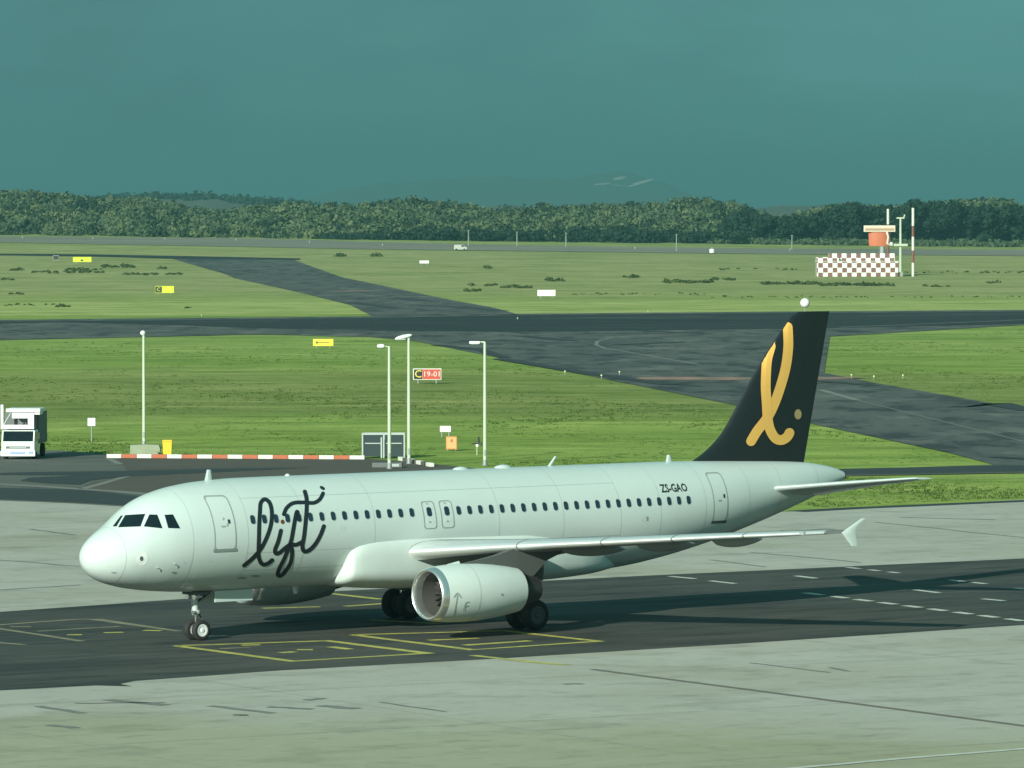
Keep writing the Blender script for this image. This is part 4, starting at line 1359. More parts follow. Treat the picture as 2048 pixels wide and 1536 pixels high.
# grey framed cage
p, s = place(767, 916)
r = empty('equipment_cage', p); tag(r, 'grey framed cage with two smoked panels standing at the end of the kerb', 'cage')
W2, Hc, Dc = 1.36, 1.56, 1.1
for x in (-W2, 0.02, W2):
    for y in (0, Dc):
        mb = MB(); mb.box(x - 0.05, x + 0.05, y - 0.05, y + 0.05, 0, Hc - 0.06, 0.012); mb.build('post', M_FRAME, r)
for y in (0, Dc):
    mb = MB(); mb.box(-W2 - 0.06, W2 + 0.06, y - 0.06, y + 0.06, Hc - 0.058, Hc + 0.06, 0.015); mb.build('top_rail', M_FRAME, r)
for x in (-W2, W2):
    mb = MB(); mb.box(x - 0.045, x + 0.045, 0.062, Dc - 0.062, Hc - 0.05, Hc + 0.05, 0.01); mb.build('top_rail', M_FRAME, r)
for x0, x1 in ((-W2 + 0.06, -0.05), (0.09, W2 - 0.06)):
    mb = MB(); mb.box(x0, x1, 0.01, 0.03, 0.10, Hc - 0.08, 0.004); pn = mb.build('panel', M_CAGEGL, r)
    mb = MB(); mb.box(x0 + 0.1, x1 - 0.1, -0.03, 0.006, 0.92, 0.99, 0.008); mb.build('cross_bar', M_FRAME, pn)
    mb = MB(); mb.box(x0, x1, Dc - 0.03, Dc - 0.01, 0.10, Hc - 0.08, 0.004); mb.build('panel', M_CAGEGL, r)
for x in (-W2, W2):
    mb = MB(); mb.box(x - 0.01, x + 0.01, 0.06, Dc - 0.06, 0.10, Hc - 0.07, 0.003); mb.build('panel', M_CAGEGL, r)
mb = MB(); mb.box(-0.18, -0.07, -0.14, -0.05, 0.0, 1.35, 0.02); mb.build('hose_reel', M_FRAME, r)
p, s = place(776, 936)
r = empty('ground_box', p); tag(r, 'low dark ground box at the foot of the lamp post before the cage', 'box')
mb = MB(); mb.box(-1.0, 0.9, 0.2, 0.9, 0, 0.32, 0.05); mb.build('housing', M_TRGREY, r)
mb = MB(); mb.box(0.2, 0.7, 0.197 - 0.02, 0.197, 0.08, 0.24, 0.008); mb.build('face_plate', M_FRAME, r)

def board_sign(name, px0, px1, py0, py1, base_y, face_m, label, cat='sign', depth=0.18, legs=2, group=None, back=M_GREY):
    """a lit guidance board: cabinet with a face panel and legs; pixel box gives its size where it stands"""
    p, s = place((px0 + px1) / 2, base_y)
    wd, z0, z1 = (px1 - px0) * s, (base_y - py1) * s, (base_y - py0) * s
    r = empty(name, p); tag(r, label, cat, group)
    mb = MB(); mb.box(-wd / 2, wd / 2, 0, depth, z0, z1, min(0.03, wd * 0.03)); mb.build('cabinet', back, r)
    for k in range(legs):
        x = 0 if legs == 1 else (-wd * 0.32 + wd * 0.64 * k / (legs - 1))
        mb = MB(); mb.tube((x, depth / 2, 0), (x, depth / 2, z0 + 0.02), 0.04 + 0.01 * wd, n=8); mb.build('leg', M_GREY, r)
    if face_m is not None:
        b = 0.04 * (z1 - z0) + 0.01
        mb = MB(); mb.box(-wd / 2 + b, wd / 2 - b, -0.02, 0.004, z0 + b, z1 - b, 0.004); mb.build('face', face_m, r)
    return r, wd, z0, z1
# little white sign on a post
r, wd, z0, z1 = board_sign('post_sign', 175.5, 191, 836, 852, 884, M_WHITE, 'small white square sign on a thin post beside the truck', depth=0.05, legs=1, back=M_WHITE)
r, wd, z0, z1 = board_sign('field_board', 880, 902, 852, 864, 874, M_WHITE, 'small blank white board just above the orange cabinet', depth=0.06, back=M_WHITE)
# orange cabinet
p, s = place(904, 901)
r = empty('orange_cabinet', p); tag(r, 'orange cabinet on short legs in the grass', 'cabinet')
mb = MB(); mb.box(-0.40, 0.34, 0, 0.4, 0.08, 0.94, 0.02); bx_ = mb.build('housing', M_OBOX, r)
mb = MB(); mb.box(-0.34, 0.28, -0.02, -0.003, 0.14, 0.88, 0.008); dr = mb.build('door', mat('orange_door', (0.72, 0.36, 0.15), 0.6), r)
mb = MB(); mb.box(-0.09, 0.05, -0.034, -0.022, 0.56, 0.76, 0.005); mb.build('warning_mark', M_KRED, dr)
for x in (-0.3, 0.24):
    mb = MB(); mb.box(x - 0.04, x + 0.04, 0.05, 0.35, 0, 0.078); mb.build('leg', M_GREY, r)
# weather vane
p, s = place(954, 910)
r = empty('weather_vane', p); tag(r, 'small dark weather vane on a thin stalk left of the square-headed lamp post', 'weather vane')
mb = MB(); mb.tube((0, 0, 0), (0, 0, 0.7), 0.03, n=8); mb.build('stalk', M_POLE, r)
mb = MB(); mb.lathe([(-0.11, 0.001), (-0.08, 0.08), (0, 0.11), (0.08, 0.08), (0.11, 0.001)], (0.02, 0, 0.62), 'z', 12); mb.build('ball', M_WHITE, r, True)
mb = MB(); mb.prism([(-0.35, 0.72), (0.2, 0.70), (0.28, 0.78), (0.2, 0.82), (-0.35, 0.78)], -0.03, 0.03); mb.build('arm', M_BLACK, r)
mb = MB(); mb.prism([(0.06, 0.825), (0.22, 0.825), (0.16, 1.25), (0.05, 1.2)], -0.02, 0.02); mb.build('fin', M_BLACK, r)
mb = MB(); mb.prism([(0.24, 0.55), (0.34, 0.6), (0.34, 0.86), (0.285, 0.84)], -0.025, 0.025); mb.build('cup', M_BLACK, r)
# red runway-holding sign
r, wd, z0, z1 = board_sign('runway_sign', 826, 883, 737, 760, 767, None, 'red and black guidance sign with white lettering on the grass', back=M_KWHITE)
xs_ = -wd / 2 + wd * 0.33
mb = MB(); mb.box(-wd / 2 + 0.08, xs_, -0.02, -0.004, z0 + 0.08, z1 - 0.08); f1 = mb.build('location_panel', M_BLACK, r)
mb = MB(); mb.box(xs_ + 0.03, wd / 2 - 0.08, -0.02, -0.004, z0 + 0.08, z1 - 0.08); f2 = mb.build('runway_panel', M_SIGNR, r)
textmesh('C', 1.0, M_SIGNY, f1, ((-wd / 2 + xs_) / 2 + 0.05, -0.03, (z0 + z1) / 2))
textmesh('19-01', 0.72, M_KWHITE, f2, ((xs_ + wd / 2) / 2, -0.03, (z0 + z1) / 2), fit=1.45)
# yellow direction board on the runway edge
r, wd, z0, z1 = board_sign('direction_sign', 626, 667, 678, 692, 695, M_SIGNY, 'yellow direction sign with black writing at the runway edge', back=M_SIGNY)
mb = MB(); mb.box(-wd * 0.30, wd * 0.30, -0.03, -0.024, (z0 + z1) / 2 - 0.06, (z0 + z1) / 2 + 0.02); mb.build('arrow_shaft', M_BLACK, r)
mb = MB(); mb.prism([(-wd * 0.38, (z0 + z1) / 2), (-wd * 0.28, z0 + 0.22), (-wd * 0.28, z1 - 0.22)], -0.034, -0.026); mb.build('arrow_head', M_BLACK, r)
# black and lime board beyond the runway
r, wd, z0, z1 = board_sign('direction_sign', 310, 348, 572, 586, 589, None, 'black and lime guidance sign on the grass beyond the runway', depth=0.4, back=M_SIGNL)
mb = MB(); mb.box(-wd / 2 + 0.05, -wd * 0.14, -0.03, -0.005, z0 + 0.1, z1 - 0.1); lp = mb.build('location_panel', M_BLACK, r)
textmesh('C', 1.1, M_SIGNL, lp, (-wd * 0.31, -0.04, (z0 + z1) / 2))
r, wd, z0, z1 = board_sign('direction_sign', 146, 183, 514, 524, 527, M_SIGNL, 'lime guidance sign beside the far taxiway with a small dark mark', depth=0.4, back=M_SIGNL)
mb = MB(); mb.box(-0.5, 0.3, -0.04, -0.024, z0 + 0.3, (z0 + z1) / 2); mb.build('mark', M_BLACK, r)
r, wd, z0, z1 = board_sign('direction_sign', 106, 118, 511, 520, 523, M_BLACK, 'small dark board near the lime far sign', depth=0.3, back=M_KWHITE)
r, wd, z0, z1 = board_sign('field_board', 1075, 1111, 580, 592, 597, M_WHITE, 'bright white blank board beyond the runway', depth=0.3, back=M_WHITE)
r, wd, z0, z1 = board_sign('field_board', 839, 858, 521, 527, 532, M_WHITE, 'small pale board in the far field', depth=0.3, back=M_GREY)
# white marker ball beyond the runway, above the fin
p, s = place(1610, 625)
r = empty('marker_ball', p); tag(r, 'white marker ball on a short post just above the tail fin', 'marker')
mb = MB(); mb.lathe([(-0.8 * math.cos(math.pi * k / 12), max(0.001, 0.8 * math.sin(math.pi * k / 12))) for k in range(13)], (0, 0, 1.6), 'z', 20); mb.build('ball', M_WHITE, r, True)
mb = MB(); mb.tube((0, 0, 0), (0, 0, 0.85), 0.08, n=8); mb.build('post', M_GREY, r)

# edge lights
def edge_light(px, py, h, m, label, group, name='edge_light', cat='light'):
    p, s = place(px, py)
    r = empty(name, p); tag(r, label, cat, group)
    mb = MB(); mb.tube((0, 0, 0), (0, 0, h * 0.6), h * 0.10, n=8); mb.build('stem', M_GREY, r)
    mb = MB(); mb.lathe([(-h * 0.18, h * 0.10), (-h * 0.12, h * 0.24), (h * 0.08, h * 0.24), (h * 0.2, h * 0.12), (h * 0.24, 0.001)], (0, 0, h * 0.78), 'z', 12); mb.build('lens', m, r, True)
M_AMB = mat('amber_marker', (0.62, 0.60, 0.30), 0.5)
for pts_, lab in ((((1130, 749), (1239, 750), (1203, 757)), 'small pale marker light at the grass edge beside the red hold marking'), (((1703, 756), (1748, 759), (1806, 757)), 'small pale marker light at the corner of the grass behind the tail fin'), (((1296, 626), (1035, 640), (403, 634)), 'tiny pale light on the long edge of the runway')):
    for x, y in pts_:
        edge_light(x, y, 0.40, M_AMB, lab, 'marker lights: ' + lab.split(' light ')[1])
M_FARW = mat('weathered_white', (0.45, 0.45, 0.42), 0.7)
for x, y in ((45, 478), (186, 480), (330, 480), (472, 482), (619, 487), (765, 493), (1270, 500), (1580, 503), (1353, 503)):
    edge_light(x, y, 1.0, M_FARW, 'tiny white light along the far pale runway', 'far runway lights')
p, s = place(1424, 506)
r = empty('far_drum', p); tag(r, 'round white drum beside the far pale runway', 'drum')
mb = MB(); mb.lathe([(0, 0.7), (0.1, 0.95), (1.3, 0.95), (1.5, 0.7), (1.5, 0.001)], (0, 0, 0), 'z', 14); mb.build('shell', M_WHITE, r, True)
mb = MB(); mb.tube((0, 0, 1.5), (0, 0, 2.1), 0.15, n=8); mb.build('vent', M_GREY, r)
p, s = place(921, 501)
r = empty('far_vehicle', p); tag(r, 'tiny white van on the far pale runway', 'van')
mb = MB(); mb.prism([(-2.4, 0.4), (2.2, 0.4), (2.4, 1.1), (1.6, 1.4), (1.0, 2.1), (-2.3, 2.1)], -0.9, 0.9); mb.build('body', M_FARW, r)
for x in (-1.5, 1.4):
    for y in (-0.92, 0.72):
        mb = MB(); mb.lathe([(0, 0.001), (0, 0.36), (0.2, 0.36), (0.2, 0.001)], (x, y, 0.37), 'y', 12); mb.build('wheel', M_RUBBER, r)
mb = MB(); mb.prism([(0.3, 1.35), (1.45, 1.4), (1.0, 1.95), (0.3, 1.95)], -0.93, -0.903); mb.build('window', M_GLASS, r)
M_FARP = mat('weathered_pole', (0.24, 0.27, 0.22), 0.7)
# thin poles in front of the far wood
for x, yb, yt in ((937, 492, 462), (1034, 493, 465), (1132, 494, 467), (1353, 496, 470), (1584, 499, 472)):
    p, s = place(x, yb)
    r = empty('far_pole', p); tag(r, 'thin pale pole before the dark far hedge', 'pole', 'far poles')
    h = (yb - yt) * s
    mb = MB(); mb.tube((0, 0, 0), (0, 0, h), 0.26, 0.18, 8); mb.build('mast', M_FARP, r, True)
    mb = MB(); mb.box(-0.4, 0.4, -0.2, 0.2, h, h + 0.3, 0.08); mb.build('lamp_head', M_FARP, r)

# ---- checkered radar hut ----------------------------------------------------
def checker_mat():
    m = bpy.data.materials.new('checkered_paint'); m.use_nodes = True
    t = m.node_tree; b = t.nodes['Principled BSDF']; b.inputs['Roughness'].default_value = 0.7
    tcn = t.nodes.new('ShaderNodeTexCoord'); mpn = t.nodes.new('ShaderNodeMapping'); mpn.inputs['Location'].default_value = (0.37, 0.31, 0.23)
    ck = t.nodes.new('ShaderNodeTexChecker'); ck.inputs['Scale'].default_value = 1 / 1.32
    ck.inputs['Color1'].default_value = (0.80, 0.80, 0.76, 1); ck.inputs['Color2'].default_value = (0.19, 0.095, 0.075, 1)
    t.links.new(tcn.outputs['Object'], mpn.inputs['Vector']); t.links.new(mpn.outputs[0], ck.inputs['Vector']); t.links.new(ck.outputs['Color'], b.inputs['Base Color'])
    return m
M_CHECK = checker_mat()
p, s = place(1716, 553)
hut = empty('radar_hut', p); tag(hut, 'low hut painted in black and white checks under the orange radar', 'building')
mb = MB(); mb.box(-11.2, 11.0, 0.0, 8.0, 0, 4.1); mb.build('wall', M_CHECK, hut)
mb = MB(); mb.box(-11.3, -5.2, 1.0, 7.0, 4.103, 5.3); mb.build('parapet', M_CHECK, hut)
mb = MB(); mb.box(-7.7, 10.3, 2.5, 8.5, 4.106, 6.3); mb.build('upper_storey', M_CHECK, hut)
mb = MB(); mb.box(-11.5, 11.2, -0.15, 8.2, 4.102, 4.22); mb.build('roof', M_KWHITE, hut)
mb = MB(); mb.box(11.02, 12.4, 1.0, 1.4, 0, 1.2); mb.build('side_step', M_GREY, hut)
r = empty('radar_tower', p + Vector((6.6, 5.5, 0))); tag(r, 'orange radar antenna turned on its mount above the checkered hut', 'radar')
M_ORNG = mat('radar_orange', (0.55, 0.15, 0.07), 0.6, noise=(0.8, 0.4), c2=(0.42, 0.12, 0.06))
mb = MB(); mb.tube((0.4, 0, 0), (0.4, 0, 8.2), 0.9, 0.7, 14); mb.build('tower', M_GREY, r)
mb = MB()
secs = []
for z, wd, dep in ((8.3, 2.9, 0.9), (8.8, 3.15, 1.0), (11.0, 3.2, 1.0), (12.1, 3.25, 1.0)):
    secs.append([Vector((-0.3 + wd * math.sin(a), 0.5 - dep + dep * 1.6 * (1 - math.cos(a)), z)) for a in np.linspace(-1.2, 1.2, 9)] + [Vector((-0.3 + wd * math.sin(a), 0.9 - dep + dep * 1.6 * (1 - math.cos(a)), z)) for a in np.linspace(1.2, -1.2, 9)])
mb.loft(secs); mb.build('reflector', M_ORNG, r, True)
mb = MB(); mb.box(-4.7, 4.0, -0.6, 0.4, 12.2, 14.0, 0.1); an = mb.build('antenna_bar', mat('radar_bar_paint', (0.66, 0.55, 0.45), 0.6), r)
mb = MB(); mb.box(-4.3, 3.6, -0.68, -0.603, 12.6, 13.2, 0.02); mb.build('feed_slot', mat('radar_slot', (0.40, 0.26, 0.17), 0.6), an)
mb = MB(); mb.path([(1.6, -1.0, 12.2), (2.0, -1.6, 10.8), (1.7, -1.4, 9.0), (2.8, -0.8, 8.5)], 0.28); mb.build('feed_arm', M_KWHITE, r)
mb = MB(); mb.lathe([(0, 0.5), (0.9, 0.5), (1.0, 0.3), (1.0, 0.001)], (2.9, -0.5, 8.4), 'z', 12); mb.build('motor', M_KWHITE, r)
def striped_mast(px, base, top, gaps, label, hutdz=0.0):
    p, s = place(px, base)
    r = empty('striped_mast', p); tag(r, label, 'mast')
    H_ = (base - top) * s
    cuts = [0] + [v * H_ for v in gaps] + [H_]
    for i, (a, b) in enumerate(zip(cuts[:-1], cuts[1:])):
        mb = MB(); mb.tube((0, 0, a), (0, 0, b), 0.36, n=8, caps=True)
        mb.build('band', M_KWHITE if i % 2 == 0 else mat('mast_dark_band', (0.20, 0.07, 0.05), 0.7), r, True)
    return r, H_
r, H_ = striped_mast(1826, 553, 416, (0.20, 0.38, 0.58, 0.74), 'tall red and white striped mast standing right of the checkered hut')
r2, H2 = striped_mast(1776, 545, 418, (0.3, 0.76), 'striped mast standing behind the orange radar')
p, s = place(1801, 548)
r = empty('anemometer_mast', p); tag(r, 'slim pale mast with a platform and wind gauge between the radar and striped mast', 'mast')
hm = (548 - 437) * s
mb = MB(); mb.tube((0, 0, 0), (0, 0, hm), 0.4, 0.28, 8); mb.build('pole', M_POLE, r)
mb = MB(); mb.box(-1.9, 2.0, -0.8, 0.8, hm * 0.50, hm * 0.50 + 0.7, 0.1); mb.build('platform', M_POLE, r)
mb = MB(); mb.box(-1.1, 1.1, -0.15, 0.15, hm - 0.1, hm + 0.35, 0.05); mb.build('cross_arm', M_POLE, r)
mb = MB(); mb.tube((1.0, 0, hm + 0.3), (1.2, 0, hm + 1.1), 0.22, n=8); mb.build('gauge', M_POLE, r)

# ---- high-lift catering truck ----------------------------------------------
p, s = place(36, 919)
tr = empty('catering_truck', p, math.radians(-3.0)); tag(tr, 'white high-lift truck with dark windscreen and raised front platform, parked on the road', 'truck')
cab = MB()
# cab shell: side profile extruded across the width (profile in y,z)
prof = [(0.0, 0.42), (0.0, 1.12), (0.28, 1.88), (1.75, 1.92), (1.75, 0.42)]
n = len(prof)
v = [(-1.08, y, z) for y, z in prof] + [(1.08, y, z) for y, z in prof]
cab.add(v, [tuple(range(n)), tuple(range(2 * n - 1, n - 1, -1))] + [(k, n + k, n + (k + 1) % n, (k + 1) % n) for k in range(n)])
cabo = cab.build('cab', M_TRUCK, tr)
bv = cabo.modifiers.new('bevel', 'BEVEL'); bv.width = 0.05; bv.segments = 2
def slab(pts, m, name, parent):
    mb = MB(); mb.add(pts, [(0, 1, 2, 3), (4, 7, 6, 5), (0, 4, 5, 1), (1, 5, 6, 2), (2, 6, 7, 3), (3, 7, 4, 0)]); return mb.build(name, m, parent)
def screen(x0, x1, t0, t1, off):
    a = Vector((0, 0.0, 1.12)); b = Vector((0, 0.28, 1.88)); nrm = Vector((0, -(b.z - a.z), b.y - a.y)).normalized()
    def P(x, t, o): q = a.lerp(b, t) + nrm * o; return (x, q.y, q.z)
    return [P(x0, t0, off), P(x1, t0, off), P(x1, t1, off), P(x0, t1, off), P(x0, t0, -0.02), P(x1, t0, -0.02), P(x1, t1, -0.02), P(x0, t1, -0.02)]
slab(screen(-0.98, 0.98, 0.06, 0.93, 0.012), M_COCK, 'windscreen', tr)
mb = MB(); mb.path([(-0.6, -0.01, 1.2), (-0.1, 0.06, 1.42)], 0.015, 6); mb.build('wiper', M_BLACK, tr)
mb = MB(); mb.box(-0.80, 0.80, -0.03, -0.003, 0.70, 0.86, 0.01); gr = mb.build('grille', M_TRGREY, tr)
mb = MB(); mb.box(-0.55, 0.55, -0.045, -0.032, 0.75, 0.80, 0.004); mb.build('grille_bar', M_FRAME, gr)
mb = MB(); mb.box(-1.14, 1.14, -0.12, 0.2, 0.20, 0.58, 0.06); bmp = mb.build('bumper', M_TRUCK, tr)
mb = MB(); mb.box(-0.5, 0.5, -0.135, -0.122, 0.36, 0.50, 0.004); mb.build('number_plate', M_PLATE, bmp)
for x in (-0.86, 0.86):
    mb = MB(); mb.box(x - 0.15, x + 0.15, -0.145, -0.122, 0.38, 0.54, 0.006); mb.build('headlight', M_PLATE if x > 0 else M_LENS, tr)
for x in (-1, 1):
    mb = MB(); mb.path([(x * 1.10, 0.3, 1.75), (x * 1.30, 0.15, 1.7)], 0.02, 6); mi = mb.build('mirror_arm', M_BLACK, tr)
    mb = MB(); mb.box(x * 1.34 - 0.08, x * 1.34 + 0.08, 0.10, 0.18, 1.3, 1.75, 0.02); mb.build('mirror', M_BLACK if x > 0 else M_TRUCK, tr)
    mb = MB(); mb.box(x * 1.083 - 0.01, x * 1.083 + 0.01, 0.5, 1.4, 1.15, 1.72, 0.004); mb.build('side_window', M_COCK, tr)
for x in (-0.92, 0.92):
    for y in (1.0, 4.9):
        mb = MB(); mb.lathe([(-0.14, 0.18), (-0.15, 0.30), (-0.12, 0.44), (0.12, 0.44), (0.15, 0.30), (0.14, 0.18), (-0.14, 0.18)], (x, y, 0.44), 'x', 24); wl = mb.build('wheel', M_RUBBER, tr, True)
        mb = MB(); mb.lathe([(math.copysign(0.10, x), 0.22), (math.copysign(0.05, x), 0.12), (math.copysign(0.12, x), 0.001)], (x, y, 0.44), 'x', 16); mb.build('hub', M_GREY, wl)
mb = MB(); mb.box(-0.45, 0.45, 1.7, 6.4, 0.55, 0.85); mb.build('chassis', M_TRGREY, tr)
mb = MB(); mb.box(-1.10, 1.10, 1.85, 5.9, 0.95, 3.0, 0.03); mb.build('box_body', M_TRGREY, tr)  # shade of the truck's side put into a dark body colour
mb = MB(); mb.box(-1.12, 1.12, 1.78, 1.84, 1.93, 3.0, 0.0); mb.build('bulkhead', M_TRGREY, tr)
# front platform frame over the cab
mb = MB(); mb.box(-0.95, 1.02, 0.30, 1.70, 1.95, 2.06, 0.02); mb.build('platform_floor', M_TRUCK, tr)
mb = MB(); mb.box(-1.02, 1.02, 0.24, 0.30, 1.98, 2.24, 0.015); mb.build('front_rail', M_TRUCK, tr)
mb = MB(); mb.box(0.62, 1.02, 0.24, 0.30, 2.243, 3.05, 0.015); mb.build('front_panel', M_TRUCK, tr)
mb = MB(); mb.box(-0.42, 0.618, 0.24, 0.30, 2.66, 3.05, 0.015); mb.build('front_panel', M_TRUCK, tr)
mb = MB(); mb.box(0.98, 1.04, 0.31, 1.7, 1.98, 3.05, 0.01); mb.build('side_panel', M_TRGREY, tr)  # dark colour stands in for shade on this side
mb = MB(); mb.path([(-0.95, 0.3, 2.25), (-0.5, 0.3, 3.0)], 0.05, 8); mb.build('brace', M_FRAME, tr)
mb = MB(); mb.box(-0.80, 1.45, 0.10, 2.4, 3.06, 3.30, 0.05); mb.build('canopy', M_TRUCK, tr)
mb = MB(); mb.box(1.05, 1.42, 0.2, 1.6, 2.90, 3.055, 0.03); mb.build('canopy_lip', M_TRUCK, tr)
mb = MB(); mb.box(-1.16, -0.98, 0.25, 0.40, 1.95, 3.55, 0.02); mb.build('corner_post', M_TRUCK, tr)

# ================================================================== vegetation
def stuff_mesh(name, V, nper, m, label=None):
    """V: (k, nper, 3) corner arrays -> one mesh of k polygons"""
    k = V.shape[0]
    me = bpy.data.meshes.new(name)
    me.vertices.add(k * nper); me.vertices.foreach_set('co', V.reshape(-1).astype(np.float32))
    me.loops.add(k * nper); me.loops.foreach_set('vertex_index', np.arange(k * nper, dtype=np.int32))
    me.polygons.add(k); me.polygons.foreach_set('loop_start', np.arange(0, k * nper, nper, dtype=np.int32))
    me.polygons.foreach_set('loop_total', np.full(k, nper, dtype=np.int32))
    me.update(calc_edges=True)
    o = link(name, me, m)
    o['kind'] = 'stuff'
    return o

def leaf_cards(C, R, n, size, squash=0.75, seed=1):
    """C (k,3) centres, R (k,) radii -> quads scattered through each crown, denser near its shell"""
    g = np.random.default_rng(seed)
    k = len(C)
    d = g.normal(size=(k, n, 3)); d /= np.linalg.norm(d, axis=2, keepdims=True)
    rad = g.uniform(0.55, 1.02, (k, n, 1)) * (1 + 0.25 * np.sin(d[..., :1] * 5 + g.uniform(0, 6, (k, 1, 1))) * np.cos(d[..., 2:] * 4 + g.uniform(0, 6, (k, 1, 1))))
    pos = d * rad * R[:, None, None]
    pos[..., 2] *= squash
    pos += C[:, None, :]
    nrm = d + g.normal(scale=0.45, size=d.shape); nrm /= np.linalg.norm(nrm, axis=2, keepdims=True)
    a = np.cross(nrm, g.normal(size=d.shape)); a /= np.linalg.norm(a, axis=2, keepdims=True)
    b = np.cross(nrm, a)
    sz = size * R[:, None, None] * g.uniform(0.6, 1.3, (k, n, 1))
    q = np.stack([pos + a * sz, pos + b * sz * 0.8, pos - a * sz, pos - b * sz * 0.8], axis=2)
    return q.reshape(-1, 4, 3)

def leafmat(name, c, c2):
    return mat(name, c, 0.9, spec=0.1, noise=(0.12, 1.0), c2=c2)
M_SCR = [leafmat('scrub_olive', (0.118, 0.146, 0.070), (0.076, 0.106, 0.052)), leafmat('scrub_mid_green', (0.054, 0.086, 0.046), (0.078, 0.106, 0.057)), leafmat('scrub_dark_green', (0.016, 0.034, 0.020), (0.028, 0.048, 0.027))]
M_WOOD = leafmat('wood_dark_green', (0.012, 0.030, 0.019), (0.021, 0.042, 0.025))
M_BARK = mat('bark', (0.10, 0.08, 0.06), 0.9)

def scatter(npts, xr, yr, g, keep=None):
    """uniform in pixels across, random in depth"""
    out_ = []
    while len(out_) < npts:
        px = g.uniform(*xr); y = g.uniform(*yr)
        x = (px - 1024) / F * y
        if keep and not keep(px, y, g):
            continue
        out_.append((x, y, terrain(x, y)))
    return np.array(out_)
g = np.random.default_rng(5)
for i, (n, r0, r1) in enumerate(((2300, 1.4, 4.6), (2500, 1.4, 4.8), (1500, 1.2, 4.8))):
    C = scatter(n, (-700, 2750), (2275, 2760), g, lambda px, y, g: not (1480 < px < 2180 and y < 2450))
    R = r0 + (r1 - r0) * g.uniform(0, 1, n) ** 1.6
    C[:, 2] += R * 0.45
    stuff_mesh(('scrub_olive', 'scrub_green', 'scrub_dark')[i], leaf_cards(C, R, 56, 0.22, 0.72, 20 + i), 4, M_SCR[i])
# hedge of darker bushes at the foot of the dune
n = 330
C = scatter(n, (640, 1490), (2262, 2300), g)
R = g.uniform(2.0, 4.0, n)
px_ = C[:, 0] / C[:, 1] * F + 1024
hh = np.clip((px_ - 640) / 260, 0.25, 1.0) * (0.85 + 0.15 * np.sin(px_ / 60))
C[:, 2] += g.uniform(0.2, 1.0, n) * 4.4 * hh
stuff_mesh('hedge', leaf_cards(C, R * (0.6 + 0.4 * hh), 60, 0.26, 0.8, 33), 4, M_WOOD)
# dark wood on the right
def wood_top(px):
    xs_ = [1430, 1480, 1540, 1600, 1640, 1700, 1760, 1830, 1900, 1960, 2060, 2200]
    ys_ = [455, 420, 428, 434, 420, 408, 412, 404, 405, 412, 415, 415]
    return float(np.interp(px, xs_, ys_))
Cs, Rs = [], []
while len(Cs) < 900:
    px = g.uniform(1440, 2180); y = g.uniform(2330, 2420)
    x = (px - 1024) / F * y
    zt = CAMH + (442 - (px - 1024) * ROLL * -1 * -1 - wood_top(px)) * y / F - 2.0
    z0 = terrain(x, 2330)
    if zt < z0 + 2:
        continue
    r_ = g.uniform(2.0, 4.2)
    z = z0 + (zt - z0) * g.uniform(0.0, 1.0) ** 0.8
    Cs.append((x, y, z - r_ * 0.2)); Rs.append(r_)
stuff_mesh('wood', leaf_cards(np.array(Cs), np.array(Rs), 80, 0.24, 0.9, 41), 4, M_WOOD)
n = 420
C = scatter(n, (1420, 2190), (2262, 2320), g)
R = g.uniform(1.2, 2.6, n); C[:, 2] += R * 0.3
stuff_mesh('scrub_verge', leaf_cards(C, R, 40, 0.30, 0.6, 44), 4, M_SCR[1])

# single trees that stand out of the skyline
def tree(px, top_y, y, crown_r, label, m, group, seed):
    x = (px - 1024) / F * y
    z0 = terrain(x, y)
    zt = CAMH + (442 - top_y) * y / F
    h = max(6.0, zt - z0)
    r = empty('skyline_tree', (x, y, zt - h)); tag(r, label, 'tree', group)
    mb = MB(); mb.tube((0, 0, 0), (0.1, 0, h * 0.5), 0.35, 0.25, 8); mb.tube((0.1, 0, h * 0.5), (0.3, 0.2, h * 0.9), 0.25, 0.08, 8)
    mb.tube((0.1, 0, h * 0.45), (-crown_r * 0.5, 0.4, h * 0.75), 0.16, 0.06, 6); mb.tube((0.1, 0, h * 0.5), (crown_r * 0.5, -0.3, h * 0.72), 0.16, 0.06, 6)
    mb.build('trunk', M_BARK, r)
    gg = np.random.default_rng(seed)
    k = 9
    C = np.stack([gg.uniform(-0.6, 0.6, k) * crown_r, gg.uniform(-0.6, 0.6, k) * crown_r, h - crown_r * gg.uniform(0.35, 1.2, k)], 1)
    C[0] = (0, 0, h - crown_r * 0.35)
    q = leaf_cards(C, np.full(k, crown_r * 0.5), 70, 0.24, 0.85, seed)
    me = bpy.data.meshes.new('crown')
    o = stuff_mesh('crown', q, 4, m)
    del o['kind']
    o.parent = r
tree(160, 401, 2500, 4.5, 'round dark tree standing out of the olive scrub on the left ridge', M_WOOD, None, 61)
tree(12, 388, 2600, 5.0, 'dark tree at the high left end of the scrub ridge', M_SCR[2], None, 62)
for i, (px, ty, cr_) in enumerate(((1496, 416, 4.5), (1712, 404, 4.0), (1832, 399, 4.0), (1868, 403, 4.5), (1908, 402, 4.5), (2018, 408, 4.5))):
    tree(px, ty, 2400, cr_, 'dark tree rising above the wood behind the checkered hut', M_WOOD, 'skyline trees of the far wood', 70 + i)
for i, (px, ty, cr_) in enumerate(((1085, 405, 4), (1200, 410, 3.5), (1320, 411, 3.5))):
    tree(px, ty, 2690, cr_, 'green tree on the crest of the scrub ridge', M_SCR[2], 'crest trees', 80 + i)

